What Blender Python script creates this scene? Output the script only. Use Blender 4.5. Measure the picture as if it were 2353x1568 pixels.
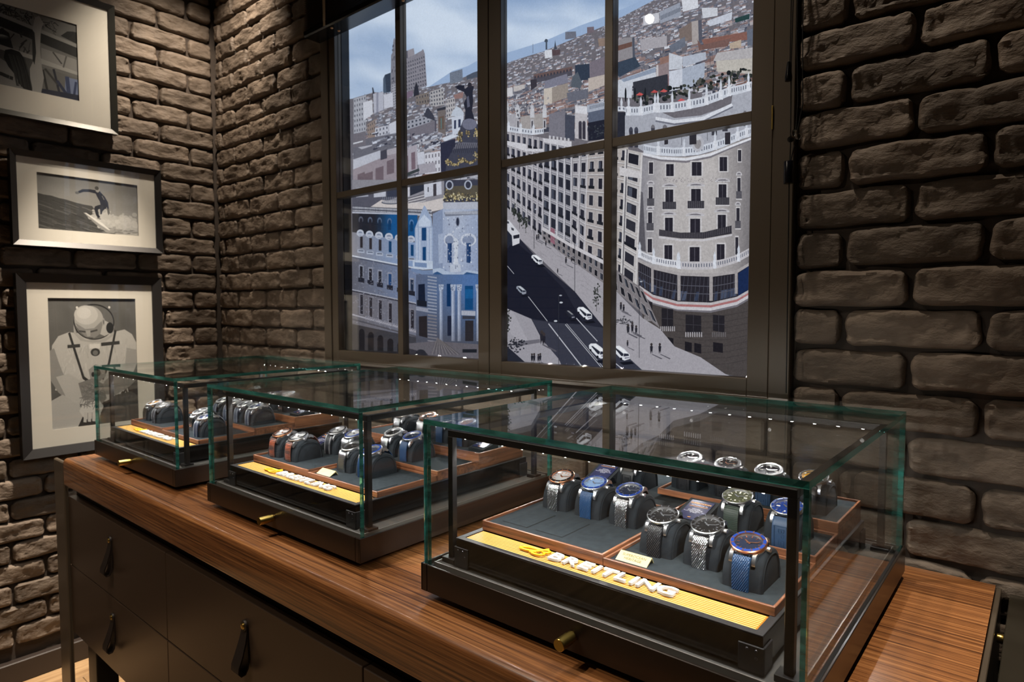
import bpy, bmesh, math, random
from mathutils import Vector, Matrix, noise
import numpy as np
for o in list(bpy.data.objects): bpy.data.objects.remove(o, do_unlink=True)
SC = bpy.context.scene
COL = SC.collection
rnd = random.Random(7)
PI = math.pi
EYE = 1.275                      # lens height above the floor (m)
def up(z): return z + EYE        # heights were measured from lens level

# ------------------------------------------------------------------ camera
F_PX, YAW, PITCH, ROLL = 1473.58, -0.6973743, 0.0510119, -0.00097047
_fw = np.array([math.sin(YAW)*math.cos(PITCH), math.cos(YAW)*math.cos(PITCH), -math.sin(PITCH)])
_r0 = np.array([math.cos(YAW), -math.sin(YAW), 0.0]); _u0 = np.cross(_r0, _fw)
_rt = math.cos(ROLL)*_r0 + math.sin(ROLL)*_u0; _up = -math.sin(ROLL)*_r0 + math.cos(ROLL)*_u0
cam = bpy.data.cameras.new('camera'); cam.sensor_width = 36.0; cam.sensor_fit = 'HORIZONTAL'
cam.lens = F_PX/2353*36.0; cam.clip_start = 0.02
cam_o = bpy.data.objects.new('camera', cam); COL.objects.link(cam_o)
cam_o.matrix_world = Matrix(((_rt[0], _up[0], -_fw[0], 0), (_rt[1], _up[1], -_fw[1], 0), (_rt[2], _up[2], -_fw[2], EYE), (0, 0, 0, 1)))
cam.dof.use_dof = True; cam.dof.focus_distance = 0.98; cam.dof.aperture_fstop = 9.0
SC.camera = cam_o
# ------------------------------------------------------------------ view, world
SC.view_settings.view_transform = 'Standard'; SC.view_settings.look = 'None'
SC.view_settings.exposure = 0.0; SC.view_settings.gamma = 1.0; SC.view_settings.use_curve_mapping = False
SC.cycles.transparent_max_bounces = 40
SC.cycles.max_bounces = 10
SC.cycles.sample_clamp_indirect = 4.0
W = bpy.data.worlds.new('world'); SC.world = W; W.use_nodes = True
W.node_tree.nodes['Background'].inputs[0].default_value = (0.9, 0.85, 0.8, 1)
W.node_tree.nodes['Background'].inputs[1].default_value = 0.02
# ------------------------------------------------------------------ ceiling spotlights
def aim(o, tgt):
    d = Vector(tgt) - o.location; o.rotation_euler = d.to_track_quat('-Z', 'Y').to_euler()
def spot(loc, tgt, power, angle, col=(1, 0.80, 0.60), blend=0.7, size=0.02):
    l = bpy.data.lights.new('spotlight', 'SPOT'); l.energy = power; l.spot_size = math.radians(angle); l.spot_blend = blend
    l.color = col; l.shadow_soft_size = size
    o = bpy.data.objects.new('spotlight', l); COL.objects.link(o); o.location = loc; aim(o, tgt); return o
CEIL = up(1.6)
WARM = (1.0, 0.85, 0.69)
SPOTS = [((-2.25, 1.06, CEIL-0.06), (-2.60, 1.14, up(0.30)), 72, 76, WARM, 0.9),
         ((-2.16, 0.80, CEIL-0.06), (-2.66, 0.80, up(-0.85)), 480, 29, WARM, 1.0),
         ((-0.64, 1.00, CEIL-0.06), (-0.10, 1.27, up(0.45)), 34, 90, WARM),
         ((0.02, 0.86, CEIL-0.06), (-0.03, 0.84, up(-0.44)), 120, 30, WARM),
         ((-1.30, 0.10, CEIL-0.06), (-1.35, 0.60, up(-0.44)), 60, 66, WARM),
         ((-1.685, -0.592, CEIL-0.06), (-1.35, 1.0, up(-0.5)), 46, 70, WARM),
         ((-1.677, -0.997, CEIL-0.06), (-1.677, -0.9, 0), 24, 90, WARM),
         ((-1.685, -1.36, CEIL-0.06), (-1.685, -1.3, 0), 24, 90, WARM),
         ((-1.726, -1.735, CEIL-0.06), (-1.726, -1.7, 0), 24, 90, WARM),
         ((0.9, -1.0, CEIL-0.06), (0.9, -0.8, 0), 20, 90, WARM)]
for a in SPOTS: spot(*a)

# ------------------------------------------------------------------ helpers
def srgb(r, g, b):
    f = lambda c: (c/255/12.92) if c/255 <= 0.04045 else ((c/255+0.055)/1.055)**2.4
    return (f(r), f(g), f(b))
def tag(o, label=None, cat=None, group=None, kind=None):
    if label: o['label'] = label
    if cat: o['category'] = cat
    if group: o['group'] = group
    if kind: o['kind'] = kind
    return o
def empty(name, loc, parent=None):
    o = bpy.data.objects.new(name, None); o.empty_display_size = 0.02; o.location = loc; COL.objects.link(o)
    if parent: o.parent = parent
    return o
def link(name, me, mat=None, parent=None, loc=(0, 0, 0), rot=(0, 0, 0), scale=None):
    o = bpy.data.objects.new(name, me); COL.objects.link(o); o.location = loc; o.rotation_euler = rot
    if scale: o.scale = scale
    if parent: o.parent = parent
    if mat is not None:
        if not me.materials: me.materials.append(mat)
        elif me.materials[0] != mat:
            o.material_slots[0].link = 'OBJECT'; o.material_slots[0].material = mat
    return o
class MB:
    def __init__(s): s.v = []; s.f = []; s.m = []
    def add(s, vs, fs, m=0):
        b = len(s.v); s.v += [tuple(p) for p in vs]
        for f in fs: s.f.append(tuple(b+i for i in f)); s.m.append(m)
        return s
    def box(s, x0, x1, y0, y1, z0, z1, c=0.0, m=0):
        """box with chamfered edges"""
        if c <= 0:
            return s.add([(x0, y0, z0), (x1, y0, z0), (x1, y1, z0), (x0, y1, z0), (x0, y0, z1), (x1, y0, z1), (x1, y1, z1), (x0, y1, z1)],
                  [(0, 3, 2, 1), (4, 5, 6, 7), (0, 1, 5, 4), (1, 2, 6, 5), (2, 3, 7, 6), (3, 0, 4, 7)], m)
        X = (x0, x1); Y = (y0, y1); Z = (z0, z1); vs = []; idx = {}
        for i in (0, 1):
            for j in (0, 1):
                for k in (0, 1):
                    sx, sy, sz = (c if i == 0 else -c), (c if j == 0 else -c), (c if k == 0 else -c)
                    for a in range(3):
                        p = [X[i]+sx, Y[j]+sy, Z[k]+sz]; p[a] = (X[i], Y[j], Z[k])[a]
                        idx[(i, j, k, a)] = len(vs); vs.append(p)
        fs = []
        def quad(ax, val):
            o_ = [a for a in range(3) if a != ax]; r = []
            for (p, q) in ((0, 0), (1, 0), (1, 1), (0, 1)):
                k = [0, 0, 0]; k[ax] = val; k[o_[0]] = p; k[o_[1]] = q; r.append(idx[(*k, ax)])
            flip = (val == 0) ^ (ax == 1)
            return r[::-1] if flip else r
        for ax in range(3):
            for val in (0, 1): fs.append(quad(ax, val))
        for ax in range(3):
            a, b = [t for t in range(3) if t != ax]
            for p in (0, 1):
                for q in (0, 1):
                    k0 = [0, 0, 0]; k1 = [0, 0, 0]; k0[a] = k1[a] = p; k0[b] = k1[b] = q; k1[ax] = 1
                    fs.append([idx[(*k0, a)], idx[(*k1, a)], idx[(*k1, b)], idx[(*k0, b)]])
        for i in (0, 1):
            for j in (0, 1):
                for k in (0, 1): fs.append([idx[(i, j, k, 0)], idx[(i, j, k, 1)], idx[(i, j, k, 2)]])
        return s.add(vs, fs, m)
    def lathe(s, prof, n=48, axis='z', o=(0, 0, 0), m=0, close=False):
        vs = []; fs = []; k = len(prof)
        for i in range(n):
            a = 2*PI*i/n; ca, sa = math.cos(a), math.sin(a)
            for r, h in prof:
                p = (r*ca, r*sa, h)
                if axis == 'x': p = (h, r*ca, r*sa)
                if axis == 'y': p = (r*sa, h, r*ca)
                vs.append((p[0]+o[0], p[1]+o[1], p[2]+o[2]))
        for i in range(n):
            for j in range(k-1 if not close else k):
                a, b = i*k+j, i*k+(j+1) % k; c, d = ((i+1) % n)*k+(j+1) % k, ((i+1) % n)*k+j
                fs.append((a, d, c, b))
        return s.add(vs, fs, m)
    def tube(s, pts, r, n=8, m=0):
        vs = []; fs = []; pts = [Vector(p) for p in pts]
        for i, p in enumerate(pts):
            t = (pts[min(i+1, len(pts)-1)]-pts[max(i-1, 0)]).normalized()
            a = t.orthogonal().normalized() if i == 0 else (pa - t*pa.dot(t)).normalized()
            pa = a; b = t.cross(a)
            for k in range(n):
                w = 2*PI*k/n; vs.append(p + a*r*math.cos(w) + b*r*math.sin(w))
        for i in range(len(pts)-1):
            for k in range(n): fs.append((i*n+k, i*n+(k+1) % n, (i+1)*n+(k+1) % n, (i+1)*n+k))
        fs.append(tuple(range(n))[::-1]); fs.append(tuple((len(pts)-1)*n+k for k in range(n)))
        return s.add(vs, fs, m)
    def prism(s, poly, x0, x1, axis='x', m=0):
        """poly of 2-D points extruded along an axis (x: poly=(y,z); y: (x,z); z: (x,y))"""
        n = len(poly); g = {'x': lambda p, h: (h, p[0], p[1]), 'y': lambda p, h: (p[0], h, p[1]), 'z': lambda p, h: (p[0], p[1], h)}[axis]
        vs = [g(p, x0) for p in poly]+[g(p, x1) for p in poly]
        fs = [tuple(range(n))[::-1], tuple(range(n, 2*n))]+[(i, (i+1) % n, n+(i+1) % n, n+i) for i in range(n)]
        return s.add(vs, fs, m)
    def grid(s, fn, nu, nv, m=0):
        vs = [fn(i/nu, j/nv) for i in range(nu+1) for j in range(nv+1)]
        fs = [(i*(nv+1)+j, (i+1)*(nv+1)+j, (i+1)*(nv+1)+j+1, i*(nv+1)+j+1) for i in range(nu) for j in range(nv)]
        return s.add(vs, fs, m)
    def mesh(s, name, smooth=None, fix=True):
        me = bpy.data.meshes.new(name); me.from_pydata([tuple(v) for v in s.v], [], s.f)
        if any(s.m): me.polygons.foreach_set('material_index', s.m)
        if fix:
            bm = bmesh.new(); bm.from_mesh(me); bmesh.ops.recalc_face_normals(bm, faces=bm.faces); bm.to_mesh(me); bm.free()
        if smooth is not None:
            me.polygons.foreach_set('use_smooth', [True]*len(me.polygons)); me.set_sharp_from_angle(angle=math.radians(smooth))
        me.update(); return me
    def obj(s, name, mat, parent=None, smooth=None, loc=(0, 0, 0), rot=(0, 0, 0), fix=True):
        me = s.mesh(name, smooth, fix)
        for mm in (mat if isinstance(mat, (list, tuple)) else [mat]): me.materials.append(mm)
        o = bpy.data.objects.new(name, me); COL.objects.link(o); o.location = loc; o.rotation_euler = rot
        if parent: o.parent = parent
        return o
def box(name, mat, parent, x0, x1, y0, y1, z0, z1, c=0.0):
    """one box as its own object, origin at the middle of its foot"""
    cx, cy = (x0+x1)/2, (y0+y1)/2
    lx, ly, lz = cx, cy, z0
    if parent is not None:
        w = WORLD.get(parent.name, (0, 0, 0)); lx -= w[0]; ly -= w[1]; lz -= w[2]
    o = MB().box(x0-cx, x1-cx, y0-cy, y1-cy, 0, z1-z0, c).obj(name, mat, parent, smooth=30 if c else None, loc=(lx, ly, lz))
    WORLD[o.name] = (cx, cy, z0); return o
WORLD = {}
def thing(name, loc, label, cat, group=None, kind=None):
    o = empty(name, loc); WORLD[o.name] = tuple(loc); return tag(o, label, cat, group, kind)
def text_mesh(body, size, extrude=0.0, offset=0.0, align='CENTER', res=2, sx=1.0):
    cu = bpy.data.curves.new('t', 'FONT'); cu.body = body; cu.size = size; cu.extrude = extrude; cu.offset = offset
    cu.align_x = align; cu.align_y = 'CENTER'; cu.resolution_u = res
    ob = bpy.data.objects.new('t', cu); COL.objects.link(ob)
    dg = bpy.context.evaluated_depsgraph_get(); dg.update()
    me = bpy.data.meshes.new_from_object(ob.evaluated_get(dg)); me.name = 'lettering'
    bpy.data.objects.remove(ob); bpy.data.curves.remove(cu)
    if sx != 1.0: me.transform(Matrix.Diagonal((sx, 1, 1, 1)))
    return me

# ------------------------------------------------------------------ materials
def mat(name):
    m = bpy.data.materials.new(name); m.use_nodes = True; nt = m.node_tree; return m, nt, nt.nodes, nt.links, nt.nodes['Principled BSDF']
def plain(name, col, rough=0.5, metal=0.0, bump=0.0, bscale=200.0, spec=0.5, var=0.0, coat=0.0):
    m, nt, N, L, b = mat(name)
    b.inputs['Base Color'].default_value = (*col, 1); b.inputs['Roughness'].default_value = rough; b.inputs['Metallic'].default_value = metal
    b.inputs['Specular IOR Level'].default_value = spec; b.inputs['Coat Weight'].default_value = coat
    if bump or var:
        tc = N.new('ShaderNodeTexCoord'); nz = N.new('ShaderNodeTexNoise'); nz.inputs['Scale'].default_value = bscale; nz.inputs['Detail'].default_value = 4
        L.new(tc.outputs['Object'], nz.inputs['Vector'])
        if bump:
            bp = N.new('ShaderNodeBump'); bp.inputs['Strength'].default_value = bump; bp.inputs['Distance'].default_value = 0.001
            L.new(nz.outputs['Fac'], bp.inputs['Height']); L.new(bp.outputs['Normal'], b.inputs['Normal'])
        if var:
            n2 = N.new('ShaderNodeTexNoise'); n2.inputs['Scale'].default_value = bscale*0.08; n2.inputs['Detail'].default_value = 5
            L.new(tc.outputs['Object'], n2.inputs['Vector'])
            r = N.new('ShaderNodeValToRGB'); r.color_ramp.elements[0].position = 0.3; r.color_ramp.elements[1].position = 0.7
            r.color_ramp.elements[0].color = (*[c*(1-var) for c in col], 1); r.color_ramp.elements[1].color = (*[min(1, c*(1+var)) for c in col], 1)
            L.new(n2.outputs['Fac'], r.inputs['Fac']); L.new(r.outputs['Color'], b.inputs['Base Color'])
    return m
def wood(name, stops, axis=0, rough=0.3, grain=38.0, stretch=0.035, coat=0.0, bump=0.15, low=0.35):
    m, nt, N, L, b = mat(name)
    tc = N.new('ShaderNodeTexCoord'); mp = N.new('ShaderNodeMapping'); geo = N.new('ShaderNodeNewGeometry')
    sc = [1.0, 1.0, 1.0]; sc[axis] = stretch; mp.inputs['Scale'].default_value = sc
    L.new(geo.outputs['Position'], mp.inputs['Vector'])
    w = N.new('ShaderNodeTexNoise'); w.inputs['Scale'].default_value = 9; w.inputs['Detail'].default_value = 3; L.new(mp.outputs['Vector'], w.inputs['Vector'])
    n1 = N.new('ShaderNodeTexNoise'); n1.inputs['Scale'].default_value = grain; n1.inputs['Detail'].default_value = 8; n1.inputs['Roughness'].default_value = 0.62; n1.inputs['Distortion'].default_value = 0.25
    L.new(mp.outputs['Vector'], n1.inputs['Vector'])
    n2 = N.new('ShaderNodeTexNoise'); n2.inputs['Scale'].default_value = grain*7; n2.inputs['Detail'].default_value = 3; L.new(mp.outputs['Vector'], n2.inputs['Vector'])
    mx = N.new('ShaderNodeMath'); mx.operation = 'MULTIPLY_ADD'; mx.inputs[1].default_value = low; L.new(w.outputs['Fac'], mx.inputs[0]); L.new(n1.outputs['Fac'], mx.inputs[2])
    m2 = N.new('ShaderNodeMath'); m2.operation = 'MULTIPLY_ADD'; m2.inputs[1].default_value = 0.28; L.new(n2.outputs['Fac'], m2.inputs[0]); L.new(mx.outputs[0], m2.inputs[2])
    r = N.new('ShaderNodeValToRGB'); e = r.color_ramp.elements
    for i, (p, c) in enumerate(stops):
        el = e[i] if i < 2 else e.new(p)
        el.position = p; el.color = (*c, 1)
    L.new(m2.outputs[0], r.inputs['Fac']); L.new(r.outputs['Color'], b.inputs['Base Color'])
    bp = N.new('ShaderNodeBump'); bp.inputs['Strength'].default_value = bump; bp.inputs['Distance'].default_value = 0.0006
    L.new(m2.outputs[0], bp.inputs['Height']); L.new(bp.outputs['Normal'], b.inputs['Normal'])
    b.inputs['Roughness'].default_value = rough; b.inputs['Coat Weight'].default_value = coat; b.inputs['Coat Roughness'].default_value = 0.12
    return m
def clear_glass(name, tint=(1, 1, 1), ior=1.5, rough=0.0):
    m = bpy.data.materials.new(name); m.use_nodes = True; nt = m.node_tree; N = nt.nodes; L = nt.links; N.clear()
    out = N.new('ShaderNodeOutputMaterial'); mix = N.new('ShaderNodeMixShader'); fr = N.new('ShaderNodeFresnel'); fr.inputs['IOR'].default_value = ior
    geo = N.new('ShaderNodeNewGeometry')
    # same reflectance seen from inside the sheet as from outside
    inv = N.new('ShaderNodeMath'); inv.operation = 'MULTIPLY_ADD'; inv.inputs[1].default_value = (1/ior-ior); inv.inputs[2].default_value = ior
    L.new(geo.outputs['Backfacing'], inv.inputs[0])
    L.new(inv.outputs[0], fr.inputs['IOR'])
    t = N.new('ShaderNodeBsdfTransparent'); t.inputs[0].default_value = (*tint, 1); g = N.new('ShaderNodeBsdfGlossy'); g.inputs['Roughness'].default_value = rough
    L.new(fr.outputs[0], mix.inputs[0]); L.new(t.outputs[0], mix.inputs[1]); L.new(g.outputs[0], mix.inputs[2]); L.new(mix.outputs[0], out.inputs[0])
    return m
def emit(name, col, strength):
    m = bpy.data.materials.new(name); m.use_nodes = True; N = m.node_tree.nodes; N.clear()
    o = N.new('ShaderNodeOutputMaterial'); e = N.new('ShaderNodeEmission'); e.inputs[0].default_value = (*col, 1); e.inputs[1].default_value = strength
    m.node_tree.links.new(e.outputs[0], o.inputs[0]); return m
def brick_material():
    m, nt, N, L, b = mat('painted_brick')
    geo = N.new('ShaderNodeNewGeometry'); oi = N.new('ShaderNodeObjectInfo')
    n1 = N.new('ShaderNodeTexNoise'); n1.inputs['Scale'].default_value = 9; n1.inputs['Detail'].default_value = 6; L.new(geo.outputs['Position'], n1.inputs['Vector'])
    r = N.new('ShaderNodeValToRGB'); r.color_ramp.elements[0].position = 0.32; r.color_ramp.elements[1].position = 0.72
    r.color_ramp.elements[0].color = (*srgb(98, 86, 75), 1); r.color_ramp.elements[1].color = (*srgb(128, 114, 100), 1)
    L.new(n1.outputs['Fac'], r.inputs['Fac'])
    hs = N.new('ShaderNodeHueSaturation'); mr = N.new('ShaderNodeMapRange'); mr.inputs['To Min'].default_value = 0.78; mr.inputs['To Max'].default_value = 1.15
    L.new(oi.outputs['Random'], mr.inputs['Value']); L.new(mr.outputs[0], hs.inputs['Value']); L.new(r.outputs['Color'], hs.inputs['Color']); L.new(hs.outputs[0], b.inputs['Base Color'])
    n2 = N.new('ShaderNodeTexNoise'); n2.inputs['Scale'].default_value = 52; n2.inputs['Detail'].default_value = 7; n2.inputs['Roughness'].default_value = 0.58; n2.inputs['Distortion'].default_value = 0.15
    mp = N.new('ShaderNodeMapping'); mp.inputs['Scale'].default_value = (0.7, 0.7, 1.3); L.new(geo.outputs['Position'], mp.inputs['Vector']); L.new(mp.outputs[0], n2.inputs['Vector'])
    bp = N.new('ShaderNodeBump'); bp.inputs['Strength'].default_value = 0.85; bp.inputs['Distance'].default_value = 0.007
    L.new(n2.outputs['Fac'], bp.inputs['Height']); L.new(bp.outputs['Normal'], b.inputs['Normal'])
    b.inputs['Roughness'].default_value = 0.62; b.inputs['Specular IOR Level'].default_value = 0.35
    return m
M = {}
M['brick'] = brick_material()
M['mortar'] = plain('mortar', srgb(66, 57, 50), 0.9, bump=0.8, bscale=120, var=0.3)
M['bronze'] = plain('bronze_lacquer', srgb(86, 76, 64), 0.36, 0.15, bump=0.03, bscale=900)
M['bronze_dark'] = plain('dark_bronze_lacquer', srgb(46, 38, 33), 0.3, 0.2, bump=0.03, bscale=900)
M['drawer'] = plain('drawer_lacquer', srgb(70, 56, 45), 0.34, 0.2, bump=0.02, bscale=1200)
M['black_metal'] = plain('black_powder_coat', srgb(20, 19, 19), 0.38, 0.0, bump=0.05, bscale=1500)
M['black_gloss'] = plain('black_gloss_panel', srgb(14, 13, 13), 0.16, 0.0)
M['deck'] = plain('charcoal_deck', srgb(58, 56, 53), 0.7, 0.0, bump=0.2, bscale=900)
M['glass'] = clear_glass('clear_glass', (0.99, 1.0, 0.996))
M['pane'] = clear_glass('window_glass', (0.99, 1, 1))
M['crystal'] = clear_glass('watch_crystal', (1, 1, 1), 1.22)
M['brass'] = plain('brushed_brass', srgb(206, 176, 96), 0.28, 1.0, bump=0.05, bscale=700)
M['brass_card'] = plain('satin_brass_card', srgb(204, 190, 140), 0.45, 0.4)
M['steel'] = plain('polished_steel', srgb(236, 238, 242), 0.26, 1.0)
M['rose'] = plain('rose_gold', srgb(232, 164, 126), 0.28, 1.0)
M['gold_rib'] = plain('pale_gold_rib', srgb(246, 210, 124), 0.3, 0.0)
M['gold_gap'] = plain('yellow_plate', srgb(146, 92, 8), 0.45, 0.0)
M['yellow'] = plain('yellow_acrylic', srgb(250, 188, 20), 0.35)
M['white_letter'] = plain('white_acrylic', srgb(240, 240, 236), 0.4)
M['felt'] = plain('slate_suede', srgb(39, 46, 51), 0.95, bump=0.4, bscale=1400, var=0.22, spec=0.15)
M['felt_dark'] = plain('slate_suede_cushion', srgb(27, 32, 37), 0.92, bump=0.3, bscale=1400, var=0.18, spec=0.2)
M['groove'] = plain('groove_shadow_gap', srgb(18, 20, 22), 0.9)  # dark tone painting shade into grooves and lid edges; also plain backing boards
WAL = [(0.64, srgb(62, 36, 25)), (0.74, srgb(104, 64, 43)), (0.86, srgb(128, 82, 56)), (0.98, srgb(152, 100, 68))]
M['walnut_x'] = wood('walnut_tray', WAL, 0, 0.38, 110)
M['walnut_y'] = wood('walnut_tray_side', WAL, 1, 0.38, 110)
TOP = [(0.58, srgb(72, 43, 24)), (0.69, srgb(122, 77, 44)), (0.79, srgb(150, 98, 56)), (0.92, srgb(184, 128, 78))]
M['worktop'] = wood('walnut_worktop', TOP, 0, 0.32, 250, 0.012, coat=0.35, low=0.22)
OAK = [(0.64, srgb(150, 118, 84)), (0.8, srgb(172, 140, 102)), (0.98, srgb(196, 164, 124))]
M['oak'] = wood('pale_oak_floor', OAK, 1, 0.45, 30, 0.06)
M['plaster'] = plain('dark_plaster', srgb(52, 48, 44), 0.85, bump=0.2, bscale=60)
M['ceiling'] = plain('charcoal_ceiling', srgb(38, 36, 35), 0.9)
M['skirting'] = plain('dark_skirting', srgb(52, 44, 40), 0.5)
M['leather'] = plain('dark_leather', srgb(36, 29, 26), 0.5, bump=0.3, bscale=700)
M['led'] = emit('led_spot', (1.0, 0.97, 0.93), 160.0)
M['lamp_face'] = emit('spotlight_face', (1.0, 0.86, 0.68), 14.0)
def glass_edge():
    m, nt, N, L, b = mat('green_glass_edge')
    geo = N.new('ShaderNodeNewGeometry'); n1 = N.new('ShaderNodeTexNoise'); n1.inputs['Scale'].default_value = 30; n1.inputs['Detail'].default_value = 3
    mp = N.new('ShaderNodeMapping'); mp.inputs['Scale'].default_value = (0.5, 0.5, 3.0); L.new(geo.outputs['Position'], mp.inputs[0]); L.new(mp.outputs[0], n1.inputs[0])
    r = N.new('ShaderNodeValToRGB'); r.color_ramp.elements[0].position = 0.4; r.color_ramp.elements[1].position = 0.7
    r.color_ramp.elements[0].color = (0.02, 0.17, 0.145, 1); r.color_ramp.elements[1].color = (0.07, 0.42, 0.35, 1)
    L.new(n1.outputs['Fac'], r.inputs[0]); L.new(r.outputs[0], b.inputs['Base Color'])
    b.inputs['Roughness'].default_value = 0.08; b.inputs['Transmission Weight'].default_value = 0.5; b.inputs['IOR'].default_value = 1.5
    return m
M['glass_edge'] = glass_edge()
# ================================================================== THE ROOM
XL = -2.6673; YW = 1.275         # faces of the left wall and of the window wall
XR, YF = 2.3, -2.7
fl = box('floor', M['mortar'], None, XL, XR, YF, YW, -0.05, -0.012); tag(fl, kind='structure')
PW = 0.14; pmesh = {}
i = 0; x = XL
while x < XR-0.01:
    y = YF - (0.5 if i % 2 else 0.0)
    while y < YW:
        a, b = max(y, YF), min(y+1.3, YW)
        k = (round(b-a, 3),)
        if k not in pmesh: pmesh[k] = MB().box(0.0008, PW-0.0008, 0.0008, b-a-0.0008, 0, 0.012, 0.0012).mesh('plank'); pmesh[k].materials.append(M['oak'])
        link('plank', pmesh[k], None, fl, (x-(XL+XR)/2, a-(YF+YW)/2, 0.038)); y += 1.3
    x += PW; i += 1
ce = box('ceiling', M['ceiling'], None, XL, XR, YF, YW, CEIL, CEIL+0.05); tag(ce, kind='structure')
wr = box('wall_right', M['plaster'], None, XR, XR+0.1, YF, YW, 0, CEIL); tag(wr, kind='structure')
wf = box('wall_front', M['plaster'], None, XL, XR, YF-0.1, YF, 0, CEIL); tag(wf, kind='structure')

# bricks: split faces, a few shapes shared by all bricks of a length
BL, CP, BH = 0.209, 0.0722, 0.0640
def brick_mesh(length, seed):
    nx = max(6, int(length/0.0062)); nz = 12; hl = length/2; mb = MB()
    off = Vector((seed*3.7, seed*1.3, seed*0.9))
    dx = [noise.noise(Vector((j*0.8, seed, 2.0)))*0.0028 for j in range(4)]
    def ease(t): return t-math.sin(2*PI*t)/(2*PI)*0.72
    def pt(u, v):
        u, v = ease(u), ease(v)
        x, z = (u-0.5)*length, (v-0.5)*BH
        e = min((0.5-abs(u-0.5))*length, (0.5-abs(v-0.5))*BH)
        rnd_ = 1-min(1, max(0, e/0.0075)); drop = 0.0085*rnd_*rnd_
        p = Vector((x, 0, z))*1.0
        d = 0.0052*noise.fractal(Vector((x*16, z*30, 0))+off, 1.0, 2.1, 4) + 0.0026*noise.fractal(Vector((x*60+z*30, z*95, 3))+off, 0.9, 2.0, 3)
        crack = abs(noise.noise(Vector((x*22+z*28, z*50-x*10, 7))+off)); d -= 0.0030*max(0, 1-crack*7)
        w = noise.noise(Vector((x*14, 5.0+(1 if z > 0 else -1), seed)))*0.0040*rnd_
        wx = noise.noise(Vector((z*30, 9.0+(1 if x > 0 else -1), seed)))*0.0040*rnd_
        U, V = abs(2*u-1), abs(2*v-1)
        x -= math.copysign(0.007*V**7*U**4, x); z -= math.copysign(0.006*U**(22 if length > 0.15 else 11)*V**2, z)
        return (x+wx, drop - d, z+w)
    mb.grid(pt, nx, nz)
    # rim down to the bed
    n1 = nz+1; rim = [(i, 0) for i in range(nx+1)]+[(nx, j) for j in range(1, nz+1)]+[(i, nz) for i in range(nx-1, -1, -1)]+[(0, j) for j in range(nz-1, 0, -1)]
    base = len(mb.v); ids = [i*n1+j for i, j in rim]
    for k in ids: x_, y_, z_ = mb.v[k]; mb.v.append((x_, 0.035, z_))
    for k in range(len(ids)):
        k2 = (k+1) % len(ids); mb.f.append((ids[k], ids[k2], base+k2, base+k)); mb.m.append(0)
    me = mb.mesh('brick', smooth=42); me.materials.append(M['brick']); return me
FULL = [brick_mesh(0.2006, 11+i) for i in range(14)]
HALF = [brick_mesh(0.0961, 41+i) for i in range(6)]
def lay(wall, axis, fixed, u0, u1, k0, k1, phase, holes=(), only=None):
    """lay courses k0..k1 between u0 and u1; even/odd courses take their own joint phase"""
    wx, wy, wz = WORLD[wall.name]; n = 0
    for k in range(k0, k1):
        zc = up(CP*(k+0.5)); ph = phase[k % 2]
        j = math.floor((u0-ph)/BL); u = ph+j*BL
        while u < u1:
            a, b = max(u+0.0042, u0), min(u+BL-0.0042, u1); u += BL
            if b-a < 0.02: continue
            for (h0, h1, z0, z1) in holes:
                if z0 < zc < z1 and a < h1 and b > h0:
                    if a < h0: b = min(b, h0)
                    elif b > h1: a = max(a, h1)
                    else: b = a
            if b-a < 0.02: continue
            me, L0 = (rnd.choice(FULL), 0.2006) if b-a > 0.12 else (rnd.choice(HALF), 0.0961)
            m = (a+b)/2; d = rnd.uniform(-0.004, 0.004)
            zj = rnd.uniform(-0.0015, 0.0015); flip = rnd.choice((1, -1))
            if axis == 'x': link('brick', me, None, wall, (m-wx, fixed-wy+d, zc-wz+zj), (0, 0, 0), ((b-a)/L0, 1, 1))
            else: link('brick', me, None, wall, (fixed-wx-d, m-wy, zc-wz+zj), (0, 0, PI/2), ((b-a)/L0, 1, 1))
            n += 1
    return n
def far_bricks(wall, axis, fixed, u0, u1, k0, k1, phase, holes=()):
    """bricks beyond the part of the wall that the photograph shows: one joined piece"""
    mb = MB()
    for k in range(k0, k1):
        zc = up(CP*(k+0.5)); ph = phase[k % 2]; u = ph+math.floor((u0-ph)/BL)*BL
        while u < u1:
            a, b = max(u+0.0042, u0), min(u+BL-0.0042, u1); u += BL
            if b-a < 0.02 or any(z0 < zc < z1 and a < h1 and b > h0 for (h0, h1, z0, z1) in holes): continue
            d = rnd.uniform(-0.004, 0.004)
            if axis == 'x': mb.box(a, b, fixed+d, fixed+0.035, zc-BH/2, zc+BH/2, 0.005)
            else: mb.box(fixed-0.035, fixed+d, a, b, zc-BH/2, zc+BH/2, 0.005)
    o = mb.obj('brickwork', M['brick'], wall); w = WORLD[wall.name]; o.location = (-w[0], -w[1], -w[2]); o['kind'] = 'stuff'
KF = int(-EYE/CP)+1; KC = int(1.6/CP)
wl = box('wall_left', M['mortar'], None, XL-0.12, XL-0.016, YF, YW+0.12, 0, CEIL); tag(wl, kind='structure')
PHL = {1: 1.062, 0: 0.965}
lay(wl, 'y', XL, 0.40, YW-0.006, KF, KC, PHL)
far_bricks(wl, 'y', XL, YF, 0.397, KF, KC, PHL)
WX0, WX1, WZ0, WZ1 = -1.892, -0.374, -0.185, 1.30
wb = tag(empty('wall_back', (0, YW, 0)), kind='structure'); WORLD[wb.name] = (0, YW, 0)
mb = MB(); Y0, Y1 = 0.016, 0.12
mb.box(XL, WX0, Y0, Y1, 0, CEIL).box(WX1, XR, Y0, Y1, 0, CEIL).box(WX0, WX1, Y0, Y1, 0, up(WZ0)).box(WX0, WX1, Y0, Y1, up(WZ1), CEIL).box(WX0, WX1, 0.09, Y1, up(WZ0), up(WZ1))
mb.obj('mortar_bed', M['mortar'], wb)
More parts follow.
